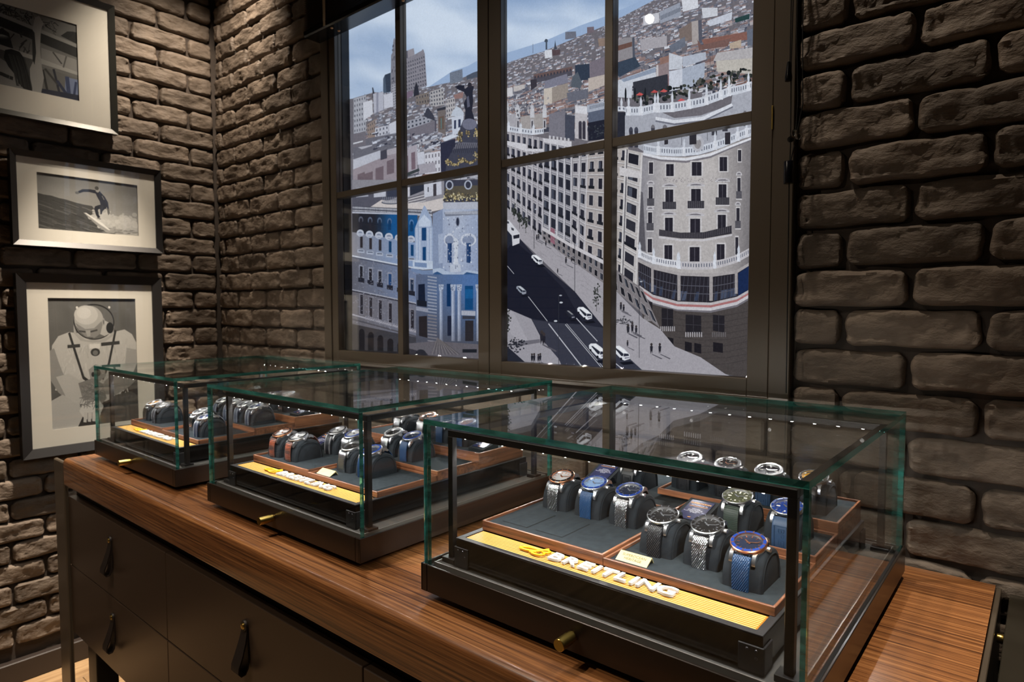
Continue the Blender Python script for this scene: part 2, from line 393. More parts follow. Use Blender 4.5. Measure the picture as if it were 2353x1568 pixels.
PHW = {0: -2.510, 1: -2.615}; PHR = {1: -0.2885, 0: -0.184}
hole = ((WX0+0.004, WX1-0.004, up(WZ0), up(WZ1)),)
lay(wb, 'x', YW, XL+0.006, WX0-0.001, -8, KC, PHW)
lay(wb, 'x', YW, WX1+0.001, 0.62, -8, KC-2, PHR)
far_bricks(wb, 'x', YW, XL+0.006, WX0-0.001, KF, -8, PHW)
far_bricks(wb, 'x', YW, WX1, 0.62, KF, -8, PHR); far_bricks(wb, 'x', YW, 0.62, XR, KF, KC, PHR); far_bricks(wb, 'x', YW, WX0, WX1, KF, -3, PHW)
far_bricks(wb, 'x', YW, WX0, WX1, 19, KC, PHW)
sk = box('baseboard_left', M['skirting'], None, XL-0.016, XL+0.016, YF, YW, 0, 0.075, 0.003); tag(sk, kind='structure')

# spotlights in the ceiling
lm_ring = MB().lathe([(0.036, 0), (0.045, -0.0), (0.045, -0.05), (0.036, -0.05), (0.034, -0.04), (0.034, -0.01)], 24, close=True).mesh('housing', 40)
lm_face = MB().lathe([(0.0001, -0.012), (0.034, -0.012)], 24).mesh('lamp_face')
for i, a in enumerate(SPOTS):
    t = thing('ceiling_spotlight', (a[0][0], a[0][1], CEIL), 'round black ceiling spotlight shining down', 'spotlight', 'ceiling spotlights')
    link('housing', lm_ring, M['black_metal'], t); link('lamp_face', lm_face, M['lamp_face'], t)

# ================================================================== WINDOW FRAME WITH LIGHTBOX
win = tag(empty('window_1', ((WX0+WX1)/2, YW, up(WZ0))), kind='structure'); WORLD[win.name] = ((WX0+WX1)/2, YW, up(WZ0))
FY0, FY1 = YW-0.012, YW+0.022
BZ = M['bronze']
box('jamb', BZ, win, WX0, -1.8515, FY0, FY1, up(WZ0), up(WZ1), 0.0015); box('jamb', BZ, win, -0.4135, WX1, FY0, FY1, up(WZ0), up(WZ1), 0.0015)
box('sill_rail', BZ, win, -1.8515, -0.4135, FY0+0.004, FY1, up(WZ0), up(-0.176), 0.001)
def sash(x0, x1, px0, px1, mx0, mx1):
    s = empty('sash', ((x0+x1)/2-WORLD[win.name][0], 0, 0), win); WORLD[s.name] = ((x0+x1)/2, YW, up(WZ0))
    a, b = YW-0.008, YW+0.018
    box('stile', BZ, s, x0, px0, a, b, up(-0.1755), up(WZ1-0.01), 0.0012); box('stile', BZ, s, px1, x1, a, b, up(-0.1755), up(WZ1-0.01), 0.0012)
    box('rail', BZ, s, px0, px1, a, b, up(-0.1755), up(-0.1395), 0.0008)
    box('rail', BZ, s, px0, px1, a, b, up(1.22), up(WZ1-0.01), 0.0008)
    box('muntin', BZ, s, mx0, mx1, a+0.001, b, up(-0.1395), up(1.22), 0.0008)
    box('muntin', BZ, s, px0, mx0, a+0.002, b, up(0.363), up(0.3825), 0.0008); box('muntin', BZ, s, mx1, px1, a+0.002, b, up(0.363), up(0.3825), 0.0008)
    for (p, q) in ((px0, mx0), (mx1, px1)):
        for (z0, z1) in ((-0.1395, 0.363), (0.3825, 1.22)): box('glass_pane', M['pane'], s, p, q, YW+0.004, YW+0.008, up(z0), up(z1))
sash(-1.850, -1.142, -1.817, -1.181, -1.5135, -1.491)
sash(-1.140, -0.415, -1.098, -0.456, -0.789, -0.768)
PYM = YW+0.052                   # plane of the backlit print
mb = MB(); mb.box(-1.83, -1.819, FY1, PYM+0.01, up(-0.16), up(1.27)).box(-0.452, -0.44, FY1, PYM+0.01, up(-0.16), up(1.27)).box(-1.819, -0.452, FY1, PYM+0.01, up(-0.16), up(-0.142)).box(-1.819, -0.452, FY1, PYM+0.01, up(1.25), up(1.27))
o = mb.obj('lightbox_frame', M['black_metal'], win); o.location = tuple(-c for c in WORLD[win.name])
box('hinge', M['brass'], win, -0.4155, -0.4125, FY0-0.003, FY0+0.004, up(0.338), up(0.382), 0.0005)

M['slat'] = plain('dark_slat', srgb(72, 66, 58), 0.25)
# venetian blind drawn up over the window
BY0, BY1, BZ0 = 1.192, 1.256, 0.874
bl = thing('venetian_blind', (-1.13, 1.225, up(BZ0)), 'black venetian blind drawn up in front of the window frame', 'blind')
BX0, BX1 = -1.875, -0.39
pr = [(BY0-1.225, 0.004), (BY0-1.225+0.004, 0.0), (BY1-1.225-0.004, 0.0), (BY1-1.225, 0.004), (BY1-1.225, 0.016), (BY0-1.225, 0.018)]
MB().prism(pr, BX0+1.13, BX1+1.13).obj('bottom_rail', M['black_gloss'], bl)
sl = MB().prism([(BY0-1.225+0.001, 0), (0, 0.0025), (BY1-1.225-0.001, 0), (0, 0.004)], BX0+1.13+0.003, BX1+1.13-0.003).mesh('slat', 30)
for k in range(44): link('slat', sl, M['slat'], bl, (0, 0, 0.0195+k*0.0058))
lad = plain('striped_ladder_tape', srgb(176, 160, 134), 0.8)
lt = MB()
for k in range(40): lt.box(-0.006, 0.006, -0.036, -0.034, 0.02+k*0.0062, 0.0235+k*0.0062)
lt.box(-0.005, 0.005, -0.0355, -0.0345, 0.004, 0.27)
lme = lt.mesh('ladder_tape')
plug = MB().lathe([(0.0001, -0.002), (0.0035, -0.0018), (0.0045, 0.0)], 14).mesh('plug', 40)
wd = plain('cord_plug_wood', srgb(214, 160, 104), 0.4)
for xx in (-1.745, -1.437, -1.13, -0.82, -0.51):
    link('ladder_tape', lme, lad, bl, (xx+1.13-0.012, 0, 0))
    for yy in (-0.016, 0.010): link('cord_plug', plug, wd, bl, (xx+1.13, yy, 0.0))
# lift cords at the right end of the frame
cd = thing('blind_cord', (-0.378, 1.248, up(-0.16)), 'thin black blind pull cords with tassel and clear beads beside the brick', 'cord')
cz = lambda z: z+0.16
cb = M['black_metal']
MB().tube([(0.004, 0, cz(1.20)), (0.003, 0, cz(0.7)), (0.000, 0.001, cz(0.45)), (0.002, 0, cz(0.30)), (0.001, 0, cz(0.25)), (0.003, 0.002, cz(-0.16))], 0.0011).obj('cord', cb, cd, 60)
MB().tube([(0.009, 0.004, cz(1.20)), (0.008, 0.003, cz(0.5)), (0.013, 0.002, cz(0.38)), (0.010, 0.0, cz(0.30)), (0.002, 0, cz(0.27))], 0.001).obj('cord', cb, cd, 60)
MB().tube([(0.016, 0.006, cz(1.20)), (0.018, 0.004, cz(0.5)), (0.022, 0.0, cz(0.37)), (0.012, 0.0, cz(0.315)), (0.003, 0, cz(0.27))], 0.001).obj('cord', cb, cd, 60)
MB().tube([(-0.001, 0, cz(1.20)), (-0.002, 0, cz(0.46)), (-0.002, 0, cz(0.42))], 0.001).obj('cord', cb, cd, 60)
MB().lathe([(0.0001, cz(0.452)), (0.003, cz(0.450)), (0.0065, cz(0.422)), (0.006, cz(0.416)), (0.0001, cz(0.415))], 16).obj('tassel', M['black_gloss'], cd, 40, loc=(-0.003, -0.003, 0))
bead = MB().lathe([(0.0001, -0.006)]+[(0.006*math.cos(a), 0.006*math.sin(a)) for a in (-1.1, -0.7, -0.3, 0.1, 0.5, 0.9, 1.2)]+[(0.0001, 0.006)], 14).mesh('bead', 60)
bm_, nt_, N_, L_, b_ = mat('clear_bead'); b_.inputs['Transmission Weight'].default_value = 1.0; b_.inputs['Roughness'].default_value = 0.02
for p in ((0.009, -0.003, 0.320), (0.004, -0.006, 0.309), (0.016, -0.002, 0.313)): link('bead', bead, bm_, cd, (p[0], p[1], cz(p[2])))
MB().lathe([(0.0001, 0.041), (0.008, 0.041), (0.0085, 0.04), (0.0085, 0.001), (0.008, 0), (0.0001, 0)], 20).obj('cord_weight', plain('black_tube', srgb(16, 17, 26), 0.25), cd, 40, loc=(0.001, -0.004, cz(0.229)))
# ================================================================== SIDEBOARD AND WORKTOP
ZT = up(-0.445)
YD = 0.597
wt = None
mb = MB(); r = 0.013; x0, x1 = -2.232, -0.0525
prof = [(YW-0.004, ZT), (YW-0.004, ZT-0.08)]+[(0.588+0.004*(1-math.sin(a)), ZT-0.08+0.004*(1-math.cos(a))) for a in (0, PI/4, PI/2)]+[(0.588+r*(1-math.cos(a)), ZT-r+r*math.sin(a)) for a in [k*PI/16 for k in range(0, 9)]]
xs = [x0, x0+0.0015, x1-0.0015, x1]
mb.prism(prof, x0, x1)
wt = mb.obj('worktop', M['worktop'], None, 35); tag(wt, 'long walnut worktop with rounded front edge carrying the glass cases', 'worktop')
sb = thing('sideboard', (-1.15, 0.93, 0), 'dark bronze sideboard with leather drawer pulls under the walnut worktop', 'sideboard')
box('carcass', M['bronze_dark'], sb, -2.232, -0.0675, YD+0.022, YW-0.022, up(-0.975), up(-0.5255), 0.001)
box('end_plate', M['bronze'], sb, -2.327, -2.236, 0.588, 0.600, 0, up(-0.457), 0.003)
box('leg', M['black_metal'], sb, -2.252, -2.180, 0.64, 0.70, 0, up(-0.975), 0.002)
box('leg', M['black_metal'], sb, -0.16, -0.09, 0.64, 0.70, 0, up(-0.975), 0.002)
box('leg', M['black_metal'], sb, -2.252, -2.180, 1.16, 1.22, 0, up(-0.975), 0.002); box('leg', M['black_metal'], sb, -0.16, -0.09, 1.16, 1.22, 0, up(-0.975), 0.002)
box('end_plate', M['bronze'], sb, -0.0515, -0.0445, 0.588, YW-0.008, 0, up(-0.447), 0.001)
colx = [-2.232, -1.541, -0.805, -0.068]
# leather loop pull: a strap folded into a drop and riveted at the top
def loop_pull():
    pts = [(0.000, 0.0), (-0.002, -0.012), (-0.006, -0.03), (-0.014, -0.055), (-0.021, -0.072), (-0.022, -0.083), (-0.017, -0.090), (-0.009, -0.089), (-0.004, -0.080), (-0.002, -0.06), (-0.001, -0.03), (-0.0005, 0.004)]
    mb = MB(); w = 0.0145; t = 0.0014; n = len(pts); vs = []
    for i, (y, z) in enumerate(pts):
        a = Vector(pts[min(i+1, n-1)])-Vector(pts[max(i-1, 0)]); a.normalize(); nn = Vector((-a.y, a.x))*t
        tw = 0.7+0.3*math.cos(min(1, abs(z)/0.06)*PI)*-1*0.5+0.15
        for sx in (-1, 1):
            for so in (-1, 1): vs.append((sx*w*min(1, tw), y+so*nn.x, z+so*nn.y))
    fs = []
    for i in range(n-1):
        b = 4*i; c = b+4
        fs += [(b, b+1, c+1, c), (b+3, b+2, c+2, c+3), (b+1, b+3, c+3, c+1), (b+2, b, c, c+2)]
    fs += [(0, 2, 3, 1), (4*n-4, 4*n-3, 4*n-1, 4*n-2)]
    mb.add(vs, fs)
    mb.lathe([(0.0001, -0.0045), (0.010, -0.0045), (0.0112, -0.003), (0.0112, 0)], 20, 'y', (0, 0, 0.0))
    return mb.mesh('leather_pull', 40)
PULL = loop_pull(); RIV = MB().lathe([(0.0001, -0.0028), (0.005, -0.0024), (0.0062, -0.001), (0.0062, 0)], 18, 'y').mesh('rivet', 40)
for c in range(3):
    for (z0, z1) in ((-0.7662, -0.560), (-0.973, -0.7682)):
        a, b = colx[c]+0.001, colx[c+1]-0.001
        d = box('drawer', M['drawer'], sb, a, b, YD, YD+0.0215, up(z0), up(z1), 0.0015)
        p = link('leather_pull', PULL, M['leather'], d, (0, -0.0115, z1-z0-0.052))
        link('rivet', RIV, M['brass'], p, (0, -0.0045, 0.0))
# neighbouring dark unit at the right end
du = thing('side_cabinet', (0.36, 0.9, 0), 'dark glossy low cabinet butting against the right end of the walnut worktop', 'cabinet')
box('cabinet_body', M['bronze_dark'], du, -0.034, 0.76, 0.50, YW-0.022, 0, up(-0.468), 0.001)
box('cabinet_top', plain('dark_olive_gloss', srgb(48, 44, 36), 0.14, 0.2), du, -0.034, 0.76, 0.495, YW-0.0135, up(-0.462), up(-0.450), 0.001)
MB().lathe([(0.0001, 0), (0.006, 0), (0.0065, 0.001), (0.0065, 0.007), (0.006, 0.008), (0.0001, 0.008)], 20, 'x').obj('brass_knob', M['brass'], du, 40, loc=(-0.0425-0.36, 1.108-0.9, up(-0.462)))

# ================================================================== FLAT PRINTS (polygons with printed colours)
class Print:
    """a flat print: coloured polygons laid over one another, hundredths of a millimetre apart"""
    def __init__(s, to3d, step=8.0e-6, area=(0, 0, 1, 1), n=240):
        s.to3d = to3d; s.v = []; s.f = []; s.c = []; s.k = 0; s.step = step; s.tex = 1.0; s.a = []
        s.area = area; s.n = n; s.top = np.zeros((n, n), dtype=np.int32)
    def lift(s, pts):
        """the next free layer over the ground this polygon covers"""
        x0, y0, x1, y1 = s.area; xs = [(p[0]-x0)/(x1-x0)*s.n for p in pts]; ys = [(p[1]-y0)/(y1-y0)*s.n for p in pts]
        c = lambda v: int(min(s.n-1, max(0, v)))
        t = s.top[c(min(ys)):c(max(ys))+1, c(min(xs)):c(max(xs))+1]; s.k = int(t.max())+1; t[...] = s.k
    def poly(s, pts, col, shade=None):
        b = len(s.v); s.lift(pts)
        for p in pts: s.v.append(s.to3d(p[0], p[1], s.k*s.step))
        s.f.append(tuple(range(b, b+len(pts))))
        s.a += [s.tex]*len(pts)
        if isinstance(col[0], (tuple, list)): s.c += [srgb(*c) for c in col]
        else: s.c += [srgb(*col)]*len(pts)
    def grid(s, fn, colfn, nu, nv):
        b = len(s.v); s.lift([fn(i/nu, j/nv) for i in range(nu+1) for j in range(nv+1)])
        for i in range(nu+1):
            for j in range(nv+1):
                p = fn(i/nu, j/nv); s.v.append(s.to3d(p[0], p[1], s.k*s.step)); s.c.append(srgb(*[min(255, max(0, c)) for c in colfn(i/nu, j/nv)])); s.a.append(s.tex)
        for i in range(nu):
            for j in range(nv):
                q = b+i*(nv+1)+j; s.f.append((q, q+nv+1, q+nv+2, q+1))
    def rect(s, x0, y0, x1, y1, col): s.poly([(x0, y0), (x1, y0), (x1, y1), (x0, y1)], col)
    def line(s, pts, w, col):
        for (a, b) in zip(pts[:-1], pts[1:]):
            d = Vector((b[0]-a[0], b[1]-a[1]))
            if d.length < 1e-6: continue
            n = Vector((-d.y, d.x)).normalized()*w/2; e = d.normalized()*w*0.2
            s.poly([(a[0]-e.x+n.x, a[1]-e.y+n.y), (b[0]+e.x+n.x, b[1]+e.y+n.y), (b[0]+e.x-n.x, b[1]+e.y-n.y), (a[0]-e.x-n.x, a[1]-e.y-n.y)], col)
    def ell(s, cx, cy, rx, ry, col, n=16, rot=0.0, a0=0.0, a1=2*PI):
        c_, s_ = math.cos(rot), math.sin(rot); full = abs(a1-a0-2*PI) < 1e-6
        P = []
        for i in range(n if full else n+1):
            a = a0+(a1-a0)*i/n; x, y = rx*math.cos(a), ry*math.sin(a); P.append((cx+x*c_-y*s_, cy+x*s_+y*c_))
        s.poly(P, col)
    def mesh(s, name, mat_):
        me = bpy.data.meshes.new(name); me.from_pydata(s.v, [], s.f)
        at = me.color_attributes.new('print', 'FLOAT_COLOR', 'POINT')
        at.data.foreach_set('color', [x for c, a in zip(s.c, s.a) for x in (*c, a)])
        me.materials.append(mat_); me.update(); return me
def print_material(name, glow=0.0, grain=0.06):
    m, nt, N, L, b = mat(name)
    at = N.new('ShaderNodeAttribute'); at.attribute_name = 'print'
    nz = N.new('ShaderNodeTexNoise'); nz.inputs['Scale'].default_value = 350; nz.inputs['Detail'].default_value = 3
    geo = N.new('ShaderNodeNewGeometry'); L.new(geo.outputs['Position'], nz.inputs['Vector'])
    mr = N.new('ShaderNodeMapRange'); mr.inputs['From Min'].default_value = 0.3; mr.inputs['From Max'].default_value = 0.7; mr.inputs['To Min'].default_value = 1-grain; mr.inputs['To Max'].default_value = 1+grain
    L.new(nz.outputs['Fac'], mr.inputs[0])
    mx = N.new('ShaderNodeMix'); mx.data_type = 'RGBA'; mx.blend_type = 'MULTIPLY'; mx.inputs[0].default_value = 1.0
    L.new(at.outputs['Color'], mx.inputs[6]); L.new(mr.outputs[0], mx.inputs[7])
    if glow:
        # fine printed detail on everything but the sky
        n3 = N.new('ShaderNodeTexNoise'); n3.inputs['Scale'].default_value = 240; n3.inputs['Detail'].default_value = 6; n3.inputs['Roughness'].default_value = 0.75
        m3 = N.new('ShaderNodeMapping'); m3.inputs['Scale'].default_value = (1.0, 1.0, 0.8); L.new(geo.outputs['Position'], m3.inputs[0]); L.new(m3.outputs[0], n3.inputs[0])
        r3 = N.new('ShaderNodeMapRange'); r3.inputs['From Min'].default_value = 0.34; r3.inputs['From Max'].default_value = 0.66; r3.inputs['To Min'].default_value = 0.64; r3.inputs['To Max'].default_value = 1.12
        L.new(n3.outputs['Fac'], r3.inputs[0]); mf = N.new('ShaderNodeMix'); mf.data_type = 'FLOAT'; mf.inputs[2].default_value = 1.0
        L.new(at.outputs['Alpha'], mf.inputs[0]); L.new(r3.outputs[0], mf.inputs[3])
        mm = N.new('ShaderNodeMath'); mm.operation = 'MULTIPLY'; L.new(mr.outputs[0], mm.inputs[0]); L.new(mf.outputs[0], mm.inputs[1]); L.new(mm.outputs[0], mx.inputs[7])
        N.remove(b); e = N.new('ShaderNodeEmission'); e.inputs[1].default_value = glow
        L.new(mx.outputs[2], e.inputs[0]); L.new(e.outputs[0], N['Material Output'].inputs[0])
    else:
        L.new(mx.outputs[2], b.inputs['Base Color']); b.inputs['Roughness'].default_value = 0.7
    return m
M['photo'] = print_material('photo_print')
M['mount'] = plain('cream_mount_board', srgb(230, 223, 212), 0.85)
# framed photographs on the left wall; local u runs to the right along the wall, v up
def framed(name, y0, y1, z0, z1, fw, mount, draw, label, fmat, depth=0.030):
    cy = (y0+y1)/2; t = thing(name, (XL+0.012, cy, up(z0)), label, 'picture')
    w, h = y1-y0, z1-z0
    prof = [(0, 0), (0, 0)]
    def side(p, q, a, b):      # a moulding board, mitred
        mb = MB(); n = [(p[0], p[1]), (q[0], q[1]), (b[0], b[1]), (a[0], a[1])]
        vs = [(0.0, u, v) for u, v in n]+[(depth, n[0][0], n[0][1]), (depth, n[1][0], n[1][1]), (depth-0.011, n[2][0], n[2][1]), (depth-0.011, n[3][0], n[3][1])]
        mb.add(vs, [(0, 1, 2, 3), (4, 5, 6, 7), (0, 1, 5, 4), (1, 2, 6, 5), (2, 3, 7, 6), (3, 0, 4, 7)]); return mb.obj('moulding', fmat, t)
    u0, u1 = -w/2, w/2; i0, i1, j0, j1 = u0+fw, u1-fw, fw, h-fw
    side((u0, 0), (u1, 0), (i0, j0), (i1, j0)); side((u1, 0), (u1, h), (i1, j0), (i1, j1)); side((u1, h), (u0, h), (i1, j1), (i0, j1)); side((u0, h), (u0, 0), (i0, j1), (i0, j0))
    ml, mr_, mb_, mt = mount; p0, p1, q0, q1 = i0+ml, i1-mr_, j0+mb_, j1-mt
    mb = MB(); d0, d1 = 0.0165, 0.0185
    mb.box(d0, d1, i0, p0, j0, j1).box(d0, d1, p1, i1, j0, j1).box(d0, d1, p0, p1, j0, q0).box(d0, d1, p0, p1, q1, j1).obj('mount', M['mount'], t)
    P = Print(lambda a, b, k: (0.0150+k, p0+a*(p1-p0), q1-b*(q1-q0)), 6e-6); draw(P)
    o = bpy.data.objects.new('photo_print', P.mesh('photo_print', M['photo'])); COL.objects.link(o); o.parent = t
    MB().box(0.006, 0.0145, i0, i1, j0, j1).obj('backing', M['groove'], t)
    MB().box(0.0205, 0.0218, i0, i1, j0, j1).obj('glazing', M['pane'], t)
    return t
def fbm(x, y, s=0.0, o=4): return noise.fractal(Vector((x, y, s)), 1.0, 2.0, o)
def g(v): return (v, v*0.985, v*0.965)
def draw_surfer(P):
    P.grid(lambda u, v: (u, v), lambda u, v: g(126+44*v-6*u+6*fbm(u*3, v*5, 1)), 24, 14)
    P.poly([(0, 0.365), (0.06, 0.385), (0.13, 0.39), (0.20, 0.42), (0.26, 0.43), (0.36, 0.47), (0.44, 0.49), (0.52, 0.50), (0.56, 0.60), (0.60, 0.76), (0.68, 0.9), (0.76, 1.0), (0, 1.0)], g(62))
    for k in range(110):
        y = 0.42+0.57*rnd.random(); x = rnd.uniform(0, 0.58)
        if y < 0.40+0.22*x+0.03: continue
        P.line([(x, y), (x+0.05, y+0.022), (min(0.99, x+0.12), min(0.995, y+0.06))], rnd.uniform(0.004, 0.016), g(rnd.choice((46, 54, 70, 76, 84, 96))))
    for k in range(260):                       # spray
        a = rnd.random(); x = 0.56+0.44*a+rnd.gauss(0, 0.05); y = 0.70+0.12*a+rnd.gauss(0, 0.075); r = rnd.uniform(0.010, 0.034)
        P.ell(min(0.965, max(0.5, x)), min(0.95, y), r, r*1.5, g(168+26*(1-abs(y-0.76)*4)+rnd.uniform(-6, 10)), 10)
    for k in range(60): P.ell(rnd.uniform(0.62, 0.97), rnd.uniform(0.9, 0.985), 0.03, 0.012, g(rnd.choice((104, 126, 150, 166))), 8)
    P.poly([(0.43, 0.64), (0.46, 0.64), (0.62, 0.82), (0.74, 0.98), (0.66, 0.98), (0.55, 0.84)], g(150)); P.poly([(0.445, 0.645), (0.458, 0.64), (0.625, 0.815), (0.70, 0.93), (0.68, 0.93), (0.58, 0.82)], g(222))
    dk = (26, 30, 46)
    P.poly([(0.385, 0.255), (0.43, 0.205), (0.50, 0.19), (0.56, 0.195), (0.60, 0.215), (0.56, 0.26), (0.50, 0.245), (0.44, 0.255), (0.39, 0.295)], dk)          # leading arm
    P.poly([(0.545, 0.20), (0.60, 0.20), (0.635, 0.265), (0.66, 0.34), (0.68, 0.45), (0.67, 0.49), (0.61, 0.49), (0.60, 0.40), (0.575, 0.32)], dk)              # torso
    P.poly([(0.62, 0.25), (0.65, 0.29), (0.685, 0.40), (0.692, 0.52), (0.675, 0.53), (0.665, 0.42), (0.635, 0.33)], (34, 38, 56))                              # trailing arm
    P.poly([(0.62, 0.45), (0.675, 0.47), (0.66, 0.53), (0.59, 0.545), (0.578, 0.56), (0.585, 0.65), (0.60, 0.70), (0.575, 0.72), (0.555, 0.66), (0.54, 0.545), (0.55, 0.50), (0.58, 0.475)], (22, 25, 38))
    P.poly([(0.60, 0.53), (0.65, 0.53), (0.625, 0.58), (0.615, 0.64), (0.60, 0.64), (0.60, 0.57)], (30, 33, 48))
    P.ell(0.580, 0.178, 0.022, 0.055, g(150)); P.ell(0.574, 0.155, 0.021, 0.036, g(66)); P.ell(0.376, 0.285, 0.020, 0.026, g(96)); P.poly([(0.672, 0.52), (0.694, 0.52), (0.70, 0.60), (0.685, 0.65), (0.675, 0.60)], g(96)); P.line([(0.57, 0.715), (0.60, 0.735)], 0.02, g(110))
    P.line([(0.625, 0.29), (0.645, 0.36)], 0.008, g(120))
def draw_astronaut(P):
    P.grid(lambda u, v: (u, v), lambda u, v: g(104+14*fbm(u*4, v*4, 3)-14*v), 14, 18)
    P.poly([(0, 0.86), (0.3, 0.78), (1, 0.74), (1, 1), (0, 1)], g(40))
    suit, sh, dk = g(196), g(150), g(46)
    body = [(0.03, 0.36), (0.10, 0.29), (0.22, 0.26), (0.30, 0.27), (0.72, 0.27), (0.86, 0.25), (0.95, 0.29), (1, 0.36), (1, 0.56), (0.93, 0.66), (0.80, 0.76), (0.62, 0.82), (0.40, 0.84), (0.22, 0.80), (0.06, 0.70), (0, 0.60)]
    P.poly(body, suit)
    for k in range(140):
        x, y = rnd.uniform(0.06, 0.94), rnd.uniform(0.32, 0.78); P.line([(x, y), (x+rnd.uniform(-0.03, 0.03), y+rnd.uniform(0.02, 0.06))], rnd.uniform(0.006, 0.02), g(rnd.choice((184, 190, 202, 206))))
    P.poly([(0, 0.40), (0.05, 0.38), (0.10, 0.5), (0.16, 0.62), (0.26, 0.74), (0.20, 0.80), (0.08, 0.72), (0, 0.62)], sh)
    P.poly([(0.88, 0.40), (1, 0.42), (1, 0.6), (0.9, 0.66), (0.84, 0.6)], g(166))
    for a, b in (((0.22, 0.27), (0.36, 0.62)), ((0.75, 0.26), (0.66, 0.52)), ((0.36, 0.62), (0.43, 0.66)), ((0.66, 0.52), (0.58, 0.64))): P.line([a, b], 0.026, dk)
    P.line([(0.20, 0.372), (0.33, 0.368)], 0.026, g(58)); P.line([(0.58, 0.365), (0.79, 0.356)], 0.028, g(58))
    P.rect(0.44, 0.36, 0.56, 0.395, g(225)); P.ell(0.505, 0.425, 0.055, 0.032, g(56)); P.ell(0.505, 0.43, 0.03, 0.02, g(120))
    # legs, sleeves, gloves
    P.poly([(0.0, 0.78), (0.12, 0.74), (0.30, 0.80), (0.34, 0.92), (0.28, 1.0), (0, 1.0)], g(184)); P.poly([(0.56, 0.92), (0.72, 0.78), (0.92, 0.76), (1, 0.8), (1, 1), (0.5, 1)], g(74))
    P.poly([(0.06, 0.6), (0.20, 0.58), (0.40, 0.68), (0.52, 0.70), (0.50, 0.80), (0.30, 0.83), (0.16, 0.76)], g(188))
    P.poly([(0.98, 0.56), (0.86, 0.60), (0.68, 0.62), (0.60, 0.66), (0.56, 0.76), (0.72, 0.78), (0.9, 0.72), (1, 0.66)], g(142))
    P.poly([(0.42, 0.56), (0.50, 0.52), (0.60, 0.54), (0.62, 0.62), (0.54, 0.66), (0.44, 0.64)], g(150)); P.ell(0.52, 0.59, 0.04, 0.03, g(60)); P.ell(0.47, 0.60, 0.02, 0.02, g(36))
    P.poly([(0.30, 0.66), (0.46, 0.63), (0.58, 0.68), (0.62, 0.80), (0.50, 0.88), (0.36, 0.84)], g(128))
    P.poly([(0.36, 0.80), (0.52, 0.80), (0.58, 0.86), (0.52, 0.95), (0.36, 0.95), (0.30, 0.88)], g(206))
    for k in range(4): P.line([(0.37+0.05*k, 0.90), (0.36+0.05*k, 0.965)], 0.034, g(198)); P.line([(0.395+0.05*k, 0.90), (0.39+0.05*k, 0.96)], 0.006, g(110))
    for k in range(60): P.line([(rnd.uniform(0.3, 0.6), rnd.uniform(0.66, 0.86)), (rnd.uniform(0.3, 0.6), rnd.uniform(0.68, 0.88))], 0.006, g(rnd.choice((112, 122, 140, 150))))
    # helmet ring, head looking down
    P.ell(0.505, 0.185, 0.235, 0.142, g(34), 40); P.ell(0.505, 0.187, 0.222, 0.132, g(108), 40)
    P.poly([(0.27, 0.20), (0.30, 0.27), (0.40, 0.325), (0.56, 0.33), (0.68, 0.30), (0.735, 0.22), (0.72, 0.30), (0.62, 0.345), (0.48, 0.35), (0.34, 0.33), (0.27, 0.27)], g(176))
    P.poly([(0.58, 0.16), (0.70, 0.20), (0.71, 0.27), (0.62, 0.30), (0.56, 0.28)], g(190)); P.ell(0.685, 0.235, 0.045, 0.045, g(30))
    P.ell(0.445, 0.165, 0.165, 0.108, g(182), 30); P.ell(0.415, 0.130, 0.135, 0.075, g(204), 26); P.ell(0.39, 0.115, 0.08, 0.045, g(216), 20)
    P.poly([(0.29, 0.19), (0.33, 0.25), (0.40, 0.30), (0.50, 0.312), (0.57, 0.28), (0.60, 0.21), (0.59, 0.18), (0.50, 0.235), (0.40, 0.24)], g(142))
    P.line([(0.33, 0.255), (0.40, 0.262)], 0.014, g(74)); P.line([(0.46, 0.262), (0.535, 0.25)], 0.014, g(74)); P.poly([(0.40, 0.25), (0.455, 0.25), (0.455, 0.295), (0.42, 0.302)], g(170))
    P.line([(0.42, 0.312), (0.48, 0.312)], 0.010, g(84)); P.ell(0.612, 0.185, 0.016, 0.030, g(168)); P.ell(0.612, 0.187, 0.008, 0.018, g(110))
    P.ell(0.315, 0.072, 0.013, 0.010, g(228)); P.ell(0.685, 0.070, 0.013, 0.010, g(228))
